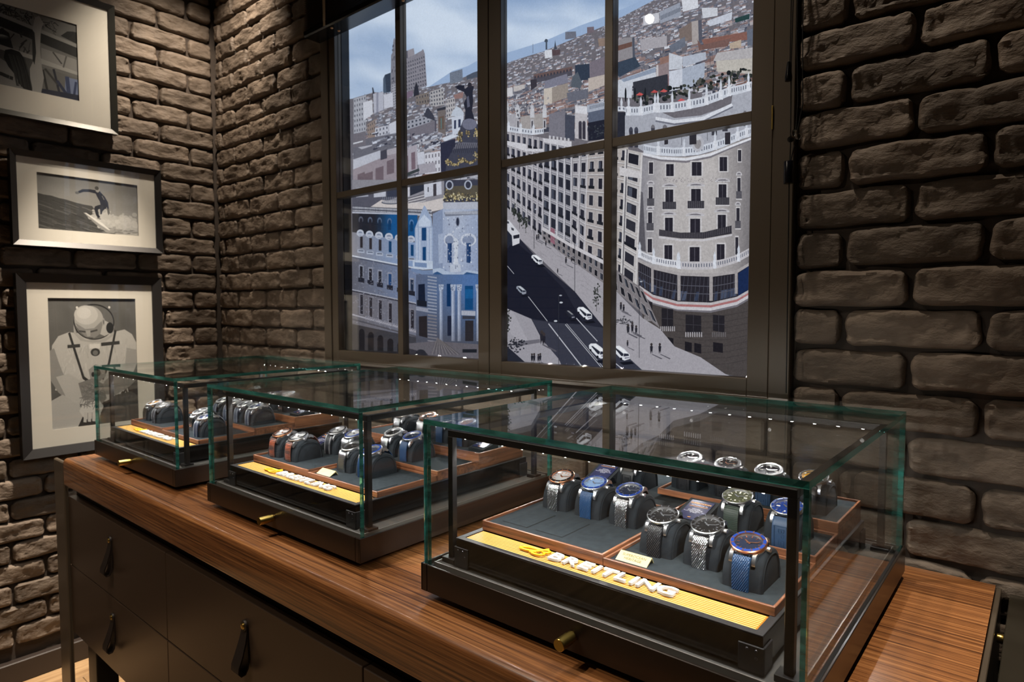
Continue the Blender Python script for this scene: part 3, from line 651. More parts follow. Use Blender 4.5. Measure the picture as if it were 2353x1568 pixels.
def draw_street(P):
    P.grid(lambda u, v: (u, v), lambda u, v: g(122+16*fbm(u*4, v*5, 5)), 16, 10)
    base = P.to3d; P.area = (-0.89, 0, 1, 1); P.to3d = lambda a, b, k: base(0.47+0.53*a, b, k)      # the half with the figure
    for k in range(70):
        x, y = rnd.uniform(0, 0.72), rnd.uniform(0, 0.16); P.line([(x, y), (x+rnd.uniform(-0.06, 0.06), y+rnd.uniform(-0.03, 0.08)), (x+rnd.uniform(0.0, 0.1), y+rnd.uniform(0, 0.1))], rnd.uniform(0.004, 0.014), g(rnd.choice((34, 46, 70))))
    P.poly([(0, 0.14), (1, 0.30), (1, 0.43), (0, 0.27)], g(30)); P.poly([(0, 0.10), (1, 0.255), (1, 0.30), (0, 0.15)], g(150)); P.poly([(0.80, 0.20), (0.88, 0.12), (0.95, 0.10), (1, 0.10), (1, 0.25)], g(20))
    P.poly([(0, 0.30), (0.48, 0.36), (0.48, 0.50), (0, 0.46)], g(118))
    for k in range(26):
        x, y = rnd.uniform(0, 0.48), rnd.uniform(0.28, 0.5); P.line([(x, y), (x+rnd.uniform(-0.08, 0.08), y+rnd.uniform(0.02, 0.1))], rnd.uniform(0.006, 0.02), g(rnd.choice((36, 48, 60))))
    P.poly([(0.08, 0.36), (0.12, 0.30), (0.20, 0.34), (0.24, 0.52), (0.10, 0.52)], g(34)); P.poly([(0, 0.50), (1, 0.60), (1, 0.66), (0, 0.58)], g(172)); P.poly([(0, 0.56), (0.5, 0.60), (0.5, 0.95), (0, 0.9)], g(88))
    P.poly([(0.56, 0.42), (1, 0.46), (1, 0.62), (0.56, 0.56)], g(150)); P.line([(0.70, 0.44), (0.80, 0.56)], 0.02, g(70)); P.line([(0.86, 0.45), (0.82, 0.60)], 0.018, g(90))
    P.poly([(0.56, 0.66), (1, 0.70), (1, 1), (0.56, 1)], g(108)); P.line([(0.70, 0.66), (0.77, 1.0)], 0.03, (34, 38, 52)); P.line([(0.57, 0.70), (0.62, 0.98)], 0.03, g(44)); P.line([(0.60, 0.68), (0.74, 0.84)], 0.03, g(60))
    P.poly([(0.84, 0.72), (1, 0.72), (1, 1), (0.82, 1)], (120, 132, 164)); P.line([(0.86, 0.72), (0.88, 0.98)], 0.05, (52, 64, 100)); P.line([(0.97, 0.76), (0.93, 1.0)], 0.03, (44, 56, 92)); P.line([(0.74, 0.80), (0.86, 0.96)], 0.04, (40, 48, 76))
    P.poly([(0.52, 0.94), (1, 0.92), (1, 1), (0.5, 1)], (30, 36, 58))
    # raised arm, hair and shirt of the figure seen from behind
    P.poly([(0.47, 0.20), (0.50, 0.06), (0.55, 0.02), (0.60, 0.10), (0.565, 0.20), (0.545, 0.45), (0.56, 0.66), (0.58, 0.80), (0.54, 1.0), (0.42, 1.0), (0.42, 0.72), (0.46, 0.62), (0.48, 0.40)], g(164)); P.poly([(0.46, 0.22), (0.49, 0.25), (0.50, 0.5), (0.475, 0.66), (0.455, 0.6)], g(36))
    P.poly([(0, 0.46), (0.03, 0.54), (0.06, 0.66), (0.18, 0.72), (0.34, 0.80), (0.42, 0.86), (0.44, 1), (0, 1)], g(150)); P.poly([(0.0, 0.5), (0.02, 0.55), (0.05, 0.7), (0, 0.75)], g(180))
    P.poly([(0.13, 0.66), (0.15, 0.56), (0.22, 0.53), (0.31, 0.54), (0.37, 0.62), (0.38, 0.74), (0.43, 0.90), (0.44, 1.0), (0.34, 0.99), (0.29, 0.94), (0.25, 0.84), (0.18, 0.76)], g(22))
    for k in range(16): x = rnd.uniform(0.18, 0.36); P.line([(x, 0.60), (x+0.05, 0.78), (x+0.08, 0.97)], 0.010, g(rnd.choice((12, 40, 56))))
    for k, w in enumerate((0.03, 0.025, 0.02, 0.03)): P.line([(0.09+k*0.035, 0.865+k*0.008), (0.09+k*0.035+w*0.7, 0.868+k*0.008)], 0.045, g(44))
    P.to3d = base; P.area = (0, 0, 1, 1)
black_frame = plain('black_stained_moulding', srgb(28, 26, 26), 0.42)
grey_frame = plain('dark_grey_moulding', srgb(64, 64, 60), 0.3, 0.3)
framed('framed_photo', 0.24, 0.898, 0.633, 1.091, 0.018, (0.07, 0.098, 0.078, 0.082), draw_street, 'grey framed street photograph of a person with raised arm, on the brick wall', grey_frame, 0.034)
framed('framed_photo', 0.574, 1.040, 0.212, 0.527, 0.019, (0.056, 0.060, 0.042, 0.046), draw_surfer, 'black framed photograph of a surfer on a wave, on the brick wall', black_frame, 0.034)
framed('framed_photo', 0.577, 1.030, -0.508, 0.119, 0.030, (0.060, 0.058, 0.058, 0.052), draw_astronaut, 'large black framed photograph of an astronaut looking down, on the brick wall', black_frame, 0.036)
# ================================================================== GLASS DISPLAY CASES
CW, CY0, CY1 = 0.560, 0.651, 1.206
GT = 0.0076
ZB0, ZB1, ZDECK, ZG = up(-0.4325), up(-0.390), up(-0.3945), up(-0.168)
def pane(name, parent, x0, x1, y0, y1, z0, z1, thin):
    """a sheet of glass: clear faces, green cut edges; thin = axis of the thickness"""
    w = WORLD[parent.name]; cx, cy = (x0+x1)/2, (y0+y1)/2
    mb = MB().box(x0-cx, x1-cx, y0-cy, y1-cy, 0, z1-z0)
    mb.m = [0 if {0: 2, 1: 2, 2: 1, 4: 1, 3: 0, 5: 0}[i] == thin else 1 for i in range(6)]
    mb.m[0] = mb.m[0] if thin == 2 else 2
    return mb.obj(name, [M['glass'], M['glass_edge'], M['groove']], parent, loc=(cx-w[0], cy-w[1], z0-w[2]))
KNOB = MB().lathe([(0.0001, -0.031), (0.0072, -0.031), (0.0078, -0.0304), (0.0078, -0.010), (0.0072, -0.0094), (0.0072, -0.003), (0.006, -0.002), (0.006, 0.0)], 28, 'y').mesh('brass_knob', 35)
LEDM = MB().lathe([(0.0001, -0.0006), (0.0028, -0.0006), (0.003, 0)], 12).mesh('led')
SCREW = MB().lathe([(0.0001, -0.0012), (0.0012, -0.0010), (0.0017, -0.0003), (0.0017, 0)], 10, 'y').mesh('screw', 40)
def led_light(x, y, z, power):
    l = bpy.data.lights.new('led_light', 'SPOT'); l.energy = power; l.color = (1.0, 0.965, 0.92); l.shadow_soft_size = 0.003
    l.spot_size = math.radians(150); l.spot_blend = 0.5
    o = bpy.data.objects.new('led_light', l); COL.objects.link(o); o.location = (x, y, z); return o
def display_case(xl, label, back_leds=True):
    xr = xl+CW; t = thing('display_case', ((xl+xr)/2, (CY0+CY1)/2, ZT), label, 'display case')
    for (fx, fy) in ((xl+0.04, CY0+0.045), (xr-0.07, CY0+0.045), (xl+0.04, CY1-0.075), (xr-0.07, CY1-0.075)): box('foot', M['black_metal'], t, fx, fx+0.03, fy, fy+0.03, ZT, ZB0)
    sp = 0.013
    box('base_tray', M['bronze_dark'], t, xl+0.0037, xr-0.0037, CY0+0.0037, CY1-0.0037, ZB0, ZB1-0.008)
    box('front_panel', M['bronze_dark'], t, xl+sp+0.0008, xr-sp-0.0008, CY0, CY0+0.0036, ZB0, ZB1, 0.0008)
    box('side_panel', M['bronze_dark'], t, xl, xl+0.0036, CY0, CY1, ZB0, ZB1, 0.0008); box('side_panel', M['bronze_dark'], t, xr-0.0036, xr, CY0, CY1, ZB0, ZB1, 0.0008)
    for ex in (xl+0.0036, xr-sp): box('panel_end', M['bronze_dark'], t, ex, ex+sp-0.0036, CY0, CY0+0.0036, ZB0, ZB1, 0.0006)
    box('back_panel', M['bronze_dark'], t, xl+0.0036, xr-0.0036, CY1-0.0036, CY1, ZB0, ZB1, 0.0008)
    box('deck', M['deck'], t, xl+0.0166, xr-0.0166, CY0+0.0166, CY1-0.0166, ZB1-0.008, ZDECK+0.0012, 0.0005)
    # bright seal lines either side of the glass
    e = M['seal']; z0, z1 = ZB1-0.008, ZB1+0.0004
    for (a, b, c, d) in ((xl+0.014, xr-0.014, CY0+0.0150, CY0+0.0165), (xl+0.014, xr-0.014, CY1-0.0165, CY1-0.0150), (xl+0.0150, xl+0.0165, CY0+0.0165, CY1-0.0165), (xr-0.0165, xr-0.0150, CY0+0.0165, CY1-0.0165)): box('seal_strip', e, t, a, b, c, d, z0, z1)
    zt = ZG-GT
    g0 = 0.004
    pane('glass_front', t, xl+g0, xr-g0, CY0+g0, CY0+g0+GT, ZB1-0.0075, zt-0.0004, 1)
    pane('glass_back', t, xl+g0, xr-g0, CY1-g0-GT, CY1-g0, ZB1-0.0075, zt-0.0004, 1)
    pane('glass_side', t, xl+g0, xl+g0+GT, CY0+g0+GT+0.0004, CY1-g0-GT-0.0004, ZB1-0.0075, zt-0.0004, 0)
    pane('glass_side', t, xr-g0-GT, xr-g0, CY0+g0+GT+0.0004, CY1-g0-GT-0.0004, ZB1-0.0075, zt-0.0004, 0)
    pane('glass_top', t, xl+g0, xr-g0, CY0+g0, CY1-g0, zt, ZG, 2)
    # inner frame
    fx0, fx1, fy0, fy1, fz, s = xl+0.024, xr-0.024, CY0+0.036, CY1-0.036, up(-0.187), 0.010
    bm = M['black_metal']
    for (px, py) in ((fx0, fy0), (fx1-s, fy0), (fx0, fy1-s), (fx1-s, fy1-s)):
        box('post', bm, t, px, px+s, py, py+s, ZDECK+0.009, fz-s, 0.0006)
        box('post_foot', bm, t, px-0.008, px+s+0.008, py-0.006, py+s+0.006, ZDECK+0.0012, ZDECK+0.009, 0.0006)
    rails = [box('top_rail', bm, t, fx0, fx1, fy0, fy0+s, fz-s, fz, 0.0006), box('top_rail', bm, t, fx0, fx1, fy1-s, fy1, fz-s, fz, 0.0006),
             box('top_rail', bm, t, fx0, fx0+s, fy0+s, fy1-s, fz-s, fz, 0.0006), box('top_rail', bm, t, fx1-s, fx1, fy0+s, fy1-s, fz-s, fz, 0.0006)]
    for r_, py, tilt, pw in ((rails[0], fy0+s/2, 0.75, 1.5), (rails[1], fy1-s/2, -0.55, 1.3)):
        for k in range(13):
            px = fx0+0.035+k*(fx1-fx0-0.07)/12; w = WORLD[r_.name]
            link('led', LEDM, M['led'], r_, (px-w[0], py-w[1], 0.0))
            if k % 4 == 0:
                l = led_light(px, py+math.copysign(0.004, tilt), fz-s-0.004, pw); l.rotation_euler = (tilt, 0, 0)
    kx = (xl+xr)/2+0.003
    link('brass_knob', KNOB, M['brass'], t, (kx-(xl+xr)/2, CY0-(CY0+CY1)/2, up(-0.411)-ZT))
    return t
M['seal'] = plain('bright_seal', srgb(150, 146, 140), 0.35, 0.6)

# ------------------------------------------------------------------ platform with the lettered strip
ZP0, ZP1 = up(-0.3885), up(-0.350)
RIBL = 0.436
RIB = MB().prism([(0, 0), (0.0002, 0.0004), (0.0012, 0.0004), (0.0014, 0)], -RIBL/2, RIBL/2).mesh('rib')
LETTERS = [(c, text_mesh(c, 0.0315, 0.0016, 0.0006, sx=1.18)) for c in 'BREITLING']
def emblem():
    P = []
    # script initial: a long loop with a two-bowled letter
    for k in range(25): a = 2*PI*k/24+0.5; P.append((-0.55+0.75*math.cos(a)*1.0, 0.02+0.26*math.sin(a)+0.16*math.cos(a)))
    mb = MB(); mb.tube([(x*0.0195, y*0.0195, 0) for x, y in P], 0.0017, 8)
    Q = [(-0.25, -0.42), (0.15, 0.05), (0.45, 0.55), (0.62, 0.85)]; mb.tube([(x*0.0195, y*0.0195, 0) for x, y in Q], 0.0017, 8)
    R = [(0.42, 0.52), (0.72, 0.62), (0.98, 0.52), (1.0, 0.30), (0.80, 0.15), (0.55, 0.12), (0.80, 0.08), (0.90, -0.15), (0.72, -0.42), (0.35, -0.52), (0.02, -0.46), (-0.12, -0.30), (0.0, -0.18), (0.2, -0.15)]
    mb.tube([(x*0.0195, y*0.0195, 0) for x, y in R], 0.0017, 8)
    return mb.mesh('emblem', 50)
EMB = emblem()
def platform(xl, label):
    x0, x1, y0, y1 = xl+0.046, xl+0.506, 0.682, 1.168; cx, cy = (x0+x1)/2, (y0+y1)/2
    t = thing('display_platform', (cx, cy, ZDECK+0.0012), label, 'display stand')
    box('body', M['black_gloss'], t, x0, x1, y0, y1, ZP0, ZP1-0.001, 0.0008)
    for (a, b, c, d) in ((x0, x1, y0, y0+0.010), (x0, x0+0.010, y0+0.010, y1), (x1-0.010, x1, y0+0.010, y1)): box('rim', M['black_rim'], t, a, b, c, d, ZP1-0.001, ZP1+0.0008, 0.0003)
    st = box('gold_strip', M['gold_gap'], t, x0+0.0105, x1-0.0105, y0+0.0105, 0.7320, ZP1-0.001, ZP1-0.0002)
    ws = WORLD[st.name]
    for k in range(9): link('rib', RIB, M['gold_rib'], st, (cx-ws[0], y0+0.0118+k*0.00435-ws[1], 0.0008))
    # emblem and letters stand on the ribs
    zl = ZP1+0.0014
    link('emblem', EMB, M['yellow'], t, (xl+0.176-cx, 0.7115-cy, zl+0.0018-(ZDECK+0.0012)))
    xx = xl+0.2005
    adv = {'B': .0238, 'R': .0238, 'E': .0218, 'I': .0128, 'T': .0208, 'L': .0206, 'N': .0248, 'G': .0246}
    for c, me in LETTERS:
        w = adv[c]*1.03; link('letter', me, M['white_letter'], t, (xx+w/2-cx, 0.7120-cy, zl+0.0016-(ZDECK+0.0012))); xx += w
    # angle brackets that carry it
    for (px, sgn) in ((x0, 1), (x1, -1)):
        for (py, sy) in ((y0, 1), (y1, -1)):
            mb = MB(); th = 0.0022
            mb.box(min(px-sgn*th, px+sgn*0.026), max(px-sgn*th, px+sgn*0.026), min(py-sy*th, py), max(py-sy*th, py), ZDECK+0.0012, ZP1-0.012, 0.0008)
            mb.box(min(px-sgn*th, px), max(px-sgn*th, px), min(py, py+sy*0.026), max(py, py+sy*0.026), ZDECK+0.0012, ZP1-0.012, 0.0008)
            o = mb.obj('bracket', M['black_rim'], t, 30); o.location = tuple(-v for v in WORLD[t.name])
            if sy > 0:
                for (sx, sz) in ((0.006, -0.017), (0.016, -0.017), (0.020 if sgn > 0 else 0.006, -0.025)): link('screw', SCREW, M['screw'], o, (px+sgn*sx, py-th, ZP1+sz))
    return t
M['black_rim'] = plain('satin_black', srgb(40, 40, 42), 0.42, 0.1)
M['screw'] = plain('screw_head', srgb(70, 70, 74), 0.35, 0.7)

# ------------------------------------------------------------------ trays
def tray(x0, x1, y0, y1, ztop, zbase, label, wall=0.0034, lip=0.004):
    cx, cy = (x0+x1)/2, (y0+y1)/2; t = thing('display_tray', (cx, cy, zbase), label, 'tray')
    box('rim_board', M['walnut_x'], t, x0, x1, y0, y0+wall, zbase, ztop, 0.0006); box('rim_board', M['walnut_x'], t, x0, x1, y1-wall, y1, zbase, ztop, 0.0006)
    box('rim_board', M['walnut_y'], t, x0, x0+wall, y0+wall, y1-wall, zbase, ztop, 0.0006); box('rim_board', M['walnut_y'], t, x1-wall, x1, y0+wall, y1-wall, zbase, ztop, 0.0006)
    box('lining', M['felt'], t, x0+wall, x1-wall, y0+wall, y1-wall, zbase, ztop-lip)
    t['zs'] = ztop-lip; return t
def lid(tr, x, y, z, w=0.049, d=0.074):
    """loose suede lid on the lining; a dark sheet paints the shade round its edge"""
    b = WORLD[tr.name]
    o = MB().box(-w/2-0.0009, w/2+0.0009, -d/2-0.0009, d/2+0.0009, 0, 0.0003).obj('lid_gap_shade', M['groove'], tr, loc=(x-b[0], y-b[1], z-b[2]))
    l = MB().box(-w/2, w/2, -d/2, d/2, 0, 0.0010, 0.0004).obj('lid', M['felt'], tr, loc=(x-b[0], y-b[1], z-b[2]))
    link('stamped_emblem', EMB, M['stamp'], l, (0, 0, 0.0008), (0, 0, 0), (0.22, 0.22, 0.12))
M['stamp'] = plain('silver_stamp', srgb(112, 120, 126), 0.4, 0.4)

# ------------------------------------------------------------------ cushions
CUW, CUD, CUH = 0.049, 0.071, 0.045
def cushion_profile(s=1.0, n=26, e=2.5):
    P = []
    for k in range(n+1):
        a = PI*k/n; c, s_ = math.cos(a), math.sin(a)
        P.append((-s*CUD/2*math.copysign(abs(c)**(2/e), c), CUH*(s if s < 1 else 1)*abs(s_)**(2/e)))
    return P
def cushion_meshes():
    P = cushion_profile(); mb = MB(); n = len(P); hw = CUW/2; rows = []
    for (x, s) in ((-hw, 0.93), (-hw+0.0012, 0.975), (-hw+0.004, 1.0), (hw-0.004, 1.0), (hw-0.0012, 0.975), (hw, 0.93)):
        b = len(mb.v); rows.append(b); mb.v += [(x, y*s, z*s) for y, z in P]
    for r0, r1 in zip(rows[:-1], rows[1:]):
        for i in range(n-1): mb.f.append((r0+i, r0+i+1, r1+i+1, r1+i)); mb.m.append(0)
    mb.f.append(tuple(rows[0]+i for i in range(n))); mb.m.append(0); mb.f.append(tuple(rows[-1]+i for i in range(n))[::-1]); mb.m.append(0)
    body = mb.mesh('cushion_body', 40)
    pp = [(0, y*0.86, z*0.86+0.0004) for y, z in P]; pip = MB().tube(pp, 0.0014, 8).mesh('piping', 60)
    return body, pip
CUSH, PIPE = cushion_meshes()
def cushion(x, y, z, label, group):
    t = thing('watch_cushion', (x, y, z), label, 'cushion', group)
    link('cushion_body', CUSH, M['felt_dark'], t)
    for s in (-1, 1): link('piping', PIPE, M['felt_dark'], t, (s*(CUW/2-0.0004), 0, 0))
    return t

# ------------------------------------------------------------------ watches
HY, HZ, TILT = -0.0125, 0.0535, math.radians(17)
def ring(prof, n=56): return MB().lathe(prof, n, close=True)
CASE = MB().lathe([(0.0001, -0.0115), (0.0175, -0.0115), (0.0200, -0.0095), (0.0208, -0.0055), (0.0206, -0.0034), (0.0195, -0.0044), (0.0001, -0.0044)], 48)
for sx in (-1, 1):                # case flanks running into the lugs
    CASE.box(0.0085*sx-0.0024, 0.0085*sx+0.0024, -0.0190, 0.0190, -0.0092, -0.0042, 0.0008)
CASE = CASE.mesh('case', 40)
def lug_mesh():
    mb = MB()
    for sx in (-1, 1):
        pr = [(-0.0150, -0.0036), (-0.0212, -0.0044), (-0.0262, -0.0090), (-0.0276, -0.0145), (-0.0256, -0.0150), (-0.0212, -0.0112), (-0.0150, -0.0102)]
        mb.prism(pr, sx*0.0138-0.0023, sx*0.0138+0.0023)
    return mb.mesh('lugs', 35)
LUGF = lug_mesh()
bez = MB(); N_K = 72; prof = [(0.0166, -0.0006), (0.0169, 0.0006), (0.0212, 0.0001), (0.0222, -0.0008), (0.0222, -0.0032), (0.0212, -0.0038), (0.0166, -0.0036)]
vs = []; fs = []
for i in range(N_K*2):
    a = 2*PI*i/(N_K*2); kn = 0.00028 if i % 2 else 0.0
    for j, (r, h) in enumerate(prof):
        rr = r-(kn if j in (3, 4) else 0); vs.append((rr*math.cos(a), rr*math.sin(a), h))
for i in range(N_K*2):
    for j in range(7): fs.append((i*7+j, ((i+1) % (N_K*2))*7+j, ((i+1) % (N_K*2))*7+(j+1) % 7, i*7+(j+1) % 7))
BEZEL = bez.add(vs, fs).mesh('bezel', 30)
INSERT = ring([(0.0172, 0.0004), (0.0172, 0.00085), (0.0209, 0.0004), (0.0209, 0.0)]).mesh('bezel_insert', 30)
def radial(rm, L, Wd, h, n=12, skip=()):
    mb = MB()
    for k in range(n):
        if k in skip: continue
        a = 2*PI*k/n; c, s = math.cos(a), math.sin(a); q = []
        for (u, v) in ((rm-L/2, -Wd/2), (rm+L/2, -Wd/2), (rm+L/2, Wd/2), (rm-L/2, Wd/2)): q.append((u*c-v*s, u*s+v*c))
        mb.prism(q, h, h+0.0004, 'z')
    return mb
BMARK = radial(0.0191, 0.0036, 0.0013, 0.0006).mesh('bezel_markers')
RING = MB().lathe([(0.0169, -0.0002), (0.0158, -0.0031)], 56).mesh('inner_ring', 60)
DIAL = MB().lathe([(0.0001, -0.0030), (0.0160, -0.0030)], 48).mesh('dial')
DMARK = radial(0.0130, 0.0034, 0.0010, -0.0029).mesh('hour_markers')
NUMD = radial(0.0118, 0.0050, 0.0022, -0.0029, 4).mesh('hour_numerals')
def hand(L, Wd, ang, h):
    c, s = math.cos(ang), math.sin(ang); q = [(u*c-v*s, u*s+v*c) for (u, v) in ((-0.0025, -Wd/2), (L*0.8, -Wd/2), (L, 0), (L*0.8, Wd/2), (-0.0025, Wd/2))]
    return MB().prism(q, h, h+0.0003, 'z')
HOURH = hand(0.0085, 0.0019, 2.45, -0.0024).mesh('hour_hand'); MINH = hand(0.0128, 0.0014, 0.30, -0.0019).mesh('minute_hand')
CRYST = MB().lathe([(0.0001, 0.0020), (0.006, 0.0018), (0.012, 0.0012), (0.0166, 0.0002)], 36).mesh('crystal', 60)
CROWN = MB(); pr = [(0.0001, 0.0268), (0.0026, 0.0268), (0.0032, 0.0262), (0.0032, 0.0228), (0.0020, 0.0224), (0.0020, 0.0195)]
CROWN = CROWN.lathe(pr, 16, 'x', (0, 0, -0.0058)).mesh('crown', 20)
PUSH = MB()
for a in (0.55, -0.55):
    ca, sa = math.cos(a), math.sin(a); PUSH.tube([(0.019*ca, 0.019*sa, -0.006), (0.0245*ca, 0.0245*sa, -0.006)], 0.0017, 10); PUSH.tube([(0.0235*ca, 0.0235*sa, -0.006), (0.0255*ca, 0.0255*sa, -0.006)], 0.0025, 12)
PUSH = PUSH.mesh('pushers', 40)
SUBD = MB()
for (x, y) in ((-0.0075, 0), (0.0075, 0), (0, -0.0075)): SUBD.lathe([(0.0001, -0.00285), (0.0040, -0.00285), (0.0042, -0.0026), (0.0046, -0.00285)], 20, 'z', (x, y, 0))
SUBD = SUBD.mesh('sub_dials', 30)
FRONT = [(-0.0318, 0.0402), (-0.0352, 0.0360), (-0.0374, 0.0290), (-0.0382, 0.0200), (-0.0382, 0.0100), (-0.0378, 0.0005)]
BACK = [(0.0120, 0.0510), (0.0200, 0.0478), (0.0280, 0.0410), (0.0345, 0.0300), (0.0374, 0.0180), (0.0378, 0.0005)]
def path(pts, n):
    v = [Vector(p) for p in pts]; out = []
    for k in range(n+1):
        f = k/n*(len(v)-1); i = min(int(f), len(v)-2); t_ = f-i
        p0, p1, p2, p3 = v[max(i-1, 0)], v[i], v[i+1], v[min(i+2, len(v)-1)]
        out.append(0.5*((2*p1)+(p2-p0)*t_+(2*p0-5*p1+4*p2-p3)*t_*t_+(3*p1-p0-3*p2+p3)*t_**3))
    return out
def band(relief, w0=0.0222, w1=0.0205, th=0.0026, nu=24, nv=90, back=True):
    mb = MB()
    for pts, n_, fine in ((FRONT, nv, True), (BACK, 30, False)):
        if pts is BACK and not back: continue
        C = path(pts, n_); L = sum((C[i+1]-C[i]).length for i in range(n_)); b0 = len(mb.v); acc = 0.0; nn_u = nu if fine else 6
        sgn = -1 if pts is FRONT else 1
        for i in range(n_+1):
            t_ = (C[min(i+1, n_)]-C[max(i-1, 0)]).normalized(); nrm = Vector((t_.y, -t_.x))
            if (nrm.x > 0) != (sgn > 0): nrm = -nrm
            if i: acc += (C[i]-C[i-1]).length
            w = w0+(w1-w0)*i/n_
            for j in range(nn_u+1):
                u = j/nn_u; edge = min(1.0, min(u, 1-u)*w/0.0012); d = th*(0.45+0.55*math.sqrt(edge))+(relief(u*w, acc) if fine else 0)*edge
                mb.v.append(((u-0.5)*w, C[i].x+nrm.x*d, C[i].y+nrm.y*d))
        for i in range(n_):
            for j in range(nn_u): a = b0+i*(nn_u+1)+j; mb.f.append((a, a+1, a+nn_u+2, a+nn_u+1)); mb.m.append(0)
        # underside
        b1 = len(mb.v)
        for i in range(n_+1):
            w = w0+(w1-w0)*i/n_; mb.v += [(-w/2, C[i].x, C[i].y), (w/2, C[i].x, C[i].y)]
        for i in range(n_):
            q = b1+2*i; mb.f += [(q, q+2, q+3, q+1), (b0+i*(nn_u+1), b0+(i+1)*(nn_u+1), q+2, q), (b0+i*(nn_u+1)+nn_u, q+1, q+3, b0+(i+1)*(nn_u+1)+nn_u)]; mb.m += [0, 0, 0]
    return mb
def knit(x, s):
    p = 0.0025; u = (x+s*0.62)/p; v = (x*0.2-s)/0.0021
    return 0.0011*max(0.0, math.cos(2*PI*u))**0.8*(0.35+0.65*(0.5+0.5*math.cos(2*PI*v+math.floor(u+0.5)*PI)))
def smooth0(x, s): return 0.0
STR = {'knit': band(knit, nu=48, nv=100).mesh('strap', 50), 'ribbed': band(lambda x, s: 0.0009*(1 if (s/0.0026) % 1 < 0.55 else 0), nu=4, nv=110).mesh('strap', 25),
       'rubber': band(smooth0, 0.0240, 0.0240, 0.003, 10, 24).mesh('strap', 40), 'leather': band(smooth0, 0.0222, 0.0205, 0.0032, 10, 24).mesh('strap', 40),
       'links': band(lambda x, s: -0.0012*(1 if (s/0.0062) % 1 > 0.86 or abs(((x/0.0074) % 1)-0.5) > 0.46 else 0), 0.0222, 0.0205, 0.003, 36, 80).mesh('strap', 30)}
st = MB()
C = path(FRONT, 22)
for i in range(2, 22):
    t_ = (C[min(i+1, 22)]-C[i-1]).normalized(); nrm = Vector((t_.y, -t_.x)); nrm = nrm if nrm.x < 0 else -nrm
    c = C[i]+nrm*0.0033
    for sx in (-1, 1):
        x = sx*0.0085; d = t_*0.00075
        st.add([(x-0.0004, c.x-d.x, c.y-d.y), (x+0.0004, c.x-d.x, c.y-d.y), (x+0.0004, c.x+d.x, c.y+d.y), (x-0.0004, c.x+d.x, c.y+d.y)], [(0, 1, 2, 3)])
STITCH = st.mesh('stitching')
FRAME = MB()
for (a, b, c, d) in ((-0.0085, 0.0085, 0.0305, 0.0312), (-0.0085, -0.0078, 0.001, 0.0305), (0.0078, 0.0085, 0.001, 0.0305)): FRAME.box(a, b, -0.0420, -0.0404, c, d)
FRAME = FRAME.mesh('embossed_frame')
EMBO = text_mesh('BREIT', 0.0125, 0.0006, 0.0, 'LEFT', 2, 1.1)
C_ = lambda n, *a, **k: plain(n, *a, **k)
DC = {'black': C_('black_enamel', srgb(10, 10, 12), 0.5, spec=0.25), 'blue': C_('blue_enamel', srgb(10, 44, 116), 0.4, spec=0.3), 'silver': C_('silver_dial', srgb(206, 208, 212), 0.3, 0.5),
      'navy': C_('navy_dial', srgb(14, 24, 44), 0.6, spec=0.2), 'steelblue': C_('pale_blue_dial', srgb(120, 150, 190), 0.3, 0.2), 'green': C_('olive_dial', srgb(62, 66, 44), 0.4), 'orange': C_('amber_dial', srgb(214, 150, 60), 0.4), 'yellow': C_('yellow_dial', srgb(240, 180, 40), 0.4),
      'white': C_('white_mark', srgb(238, 238, 230), 0.4), 'copper': C_('copper_dial', srgb(196, 140, 110), 0.3, 0.4)}
SM = {'steel_knit': C_('steel_mesh', srgb(176, 178, 182), 0.22, 1.0), 'blue_rubber': C_('blue_rubber', srgb(17, 50, 84), 0.42), 'black_rubber': C_('black_rubber', srgb(17, 20, 25), 0.4), 'green_rubber': C_('green_rubber', srgb(30, 44, 38), 0.5),
      'steelblue_rubber': C_('slate_blue_rubber', srgb(26, 54, 84), 0.5), 'navy_leather': C_('navy_leather', srgb(22, 34, 54), 0.55), 'black_leather': C_('black_leather', srgb(24, 27, 33), 0.5), 'steel_link': C_('steel_links', srgb(190, 192, 196), 0.15, 1.0), 'white_thread': C_('white_thread', srgb(220, 222, 224), 0.8)}
mo, nt_, N_, L_, b_ = mat('orange_black_ribs'); tc_ = N_.new('ShaderNodeTexCoord'); sp_ = N_.new('ShaderNodeSeparateXYZ'); L_.new(tc_.outputs['Object'], sp_.inputs[0])
wv = N_.new('ShaderNodeMath'); wv.operation = 'MULTIPLY'; wv.inputs[1].default_value = 2*PI/0.0031; L_.new(sp_.outputs['Z'], wv.inputs[0]); sn = N_.new('ShaderNodeMath'); sn.operation = 'SINE'; L_.new(wv.outputs[0], sn.inputs[0])
rp = N_.new('ShaderNodeValToRGB'); rp.color_ramp.interpolation = 'CONSTANT'; rp.color_ramp.elements[0].color = (*srgb(26, 24, 26), 1); rp.color_ramp.elements[1].color = (*srgb(140, 66, 34), 1); rp.color_ramp.elements[1].position = 0.35
L_.new(sn.outputs[0], rp.inputs[0]); L_.new(rp.outputs[0], b_.inputs['Base Color']); b_.inputs['Roughness'].default_value = 0.6
SM['orange_rib'] = mo
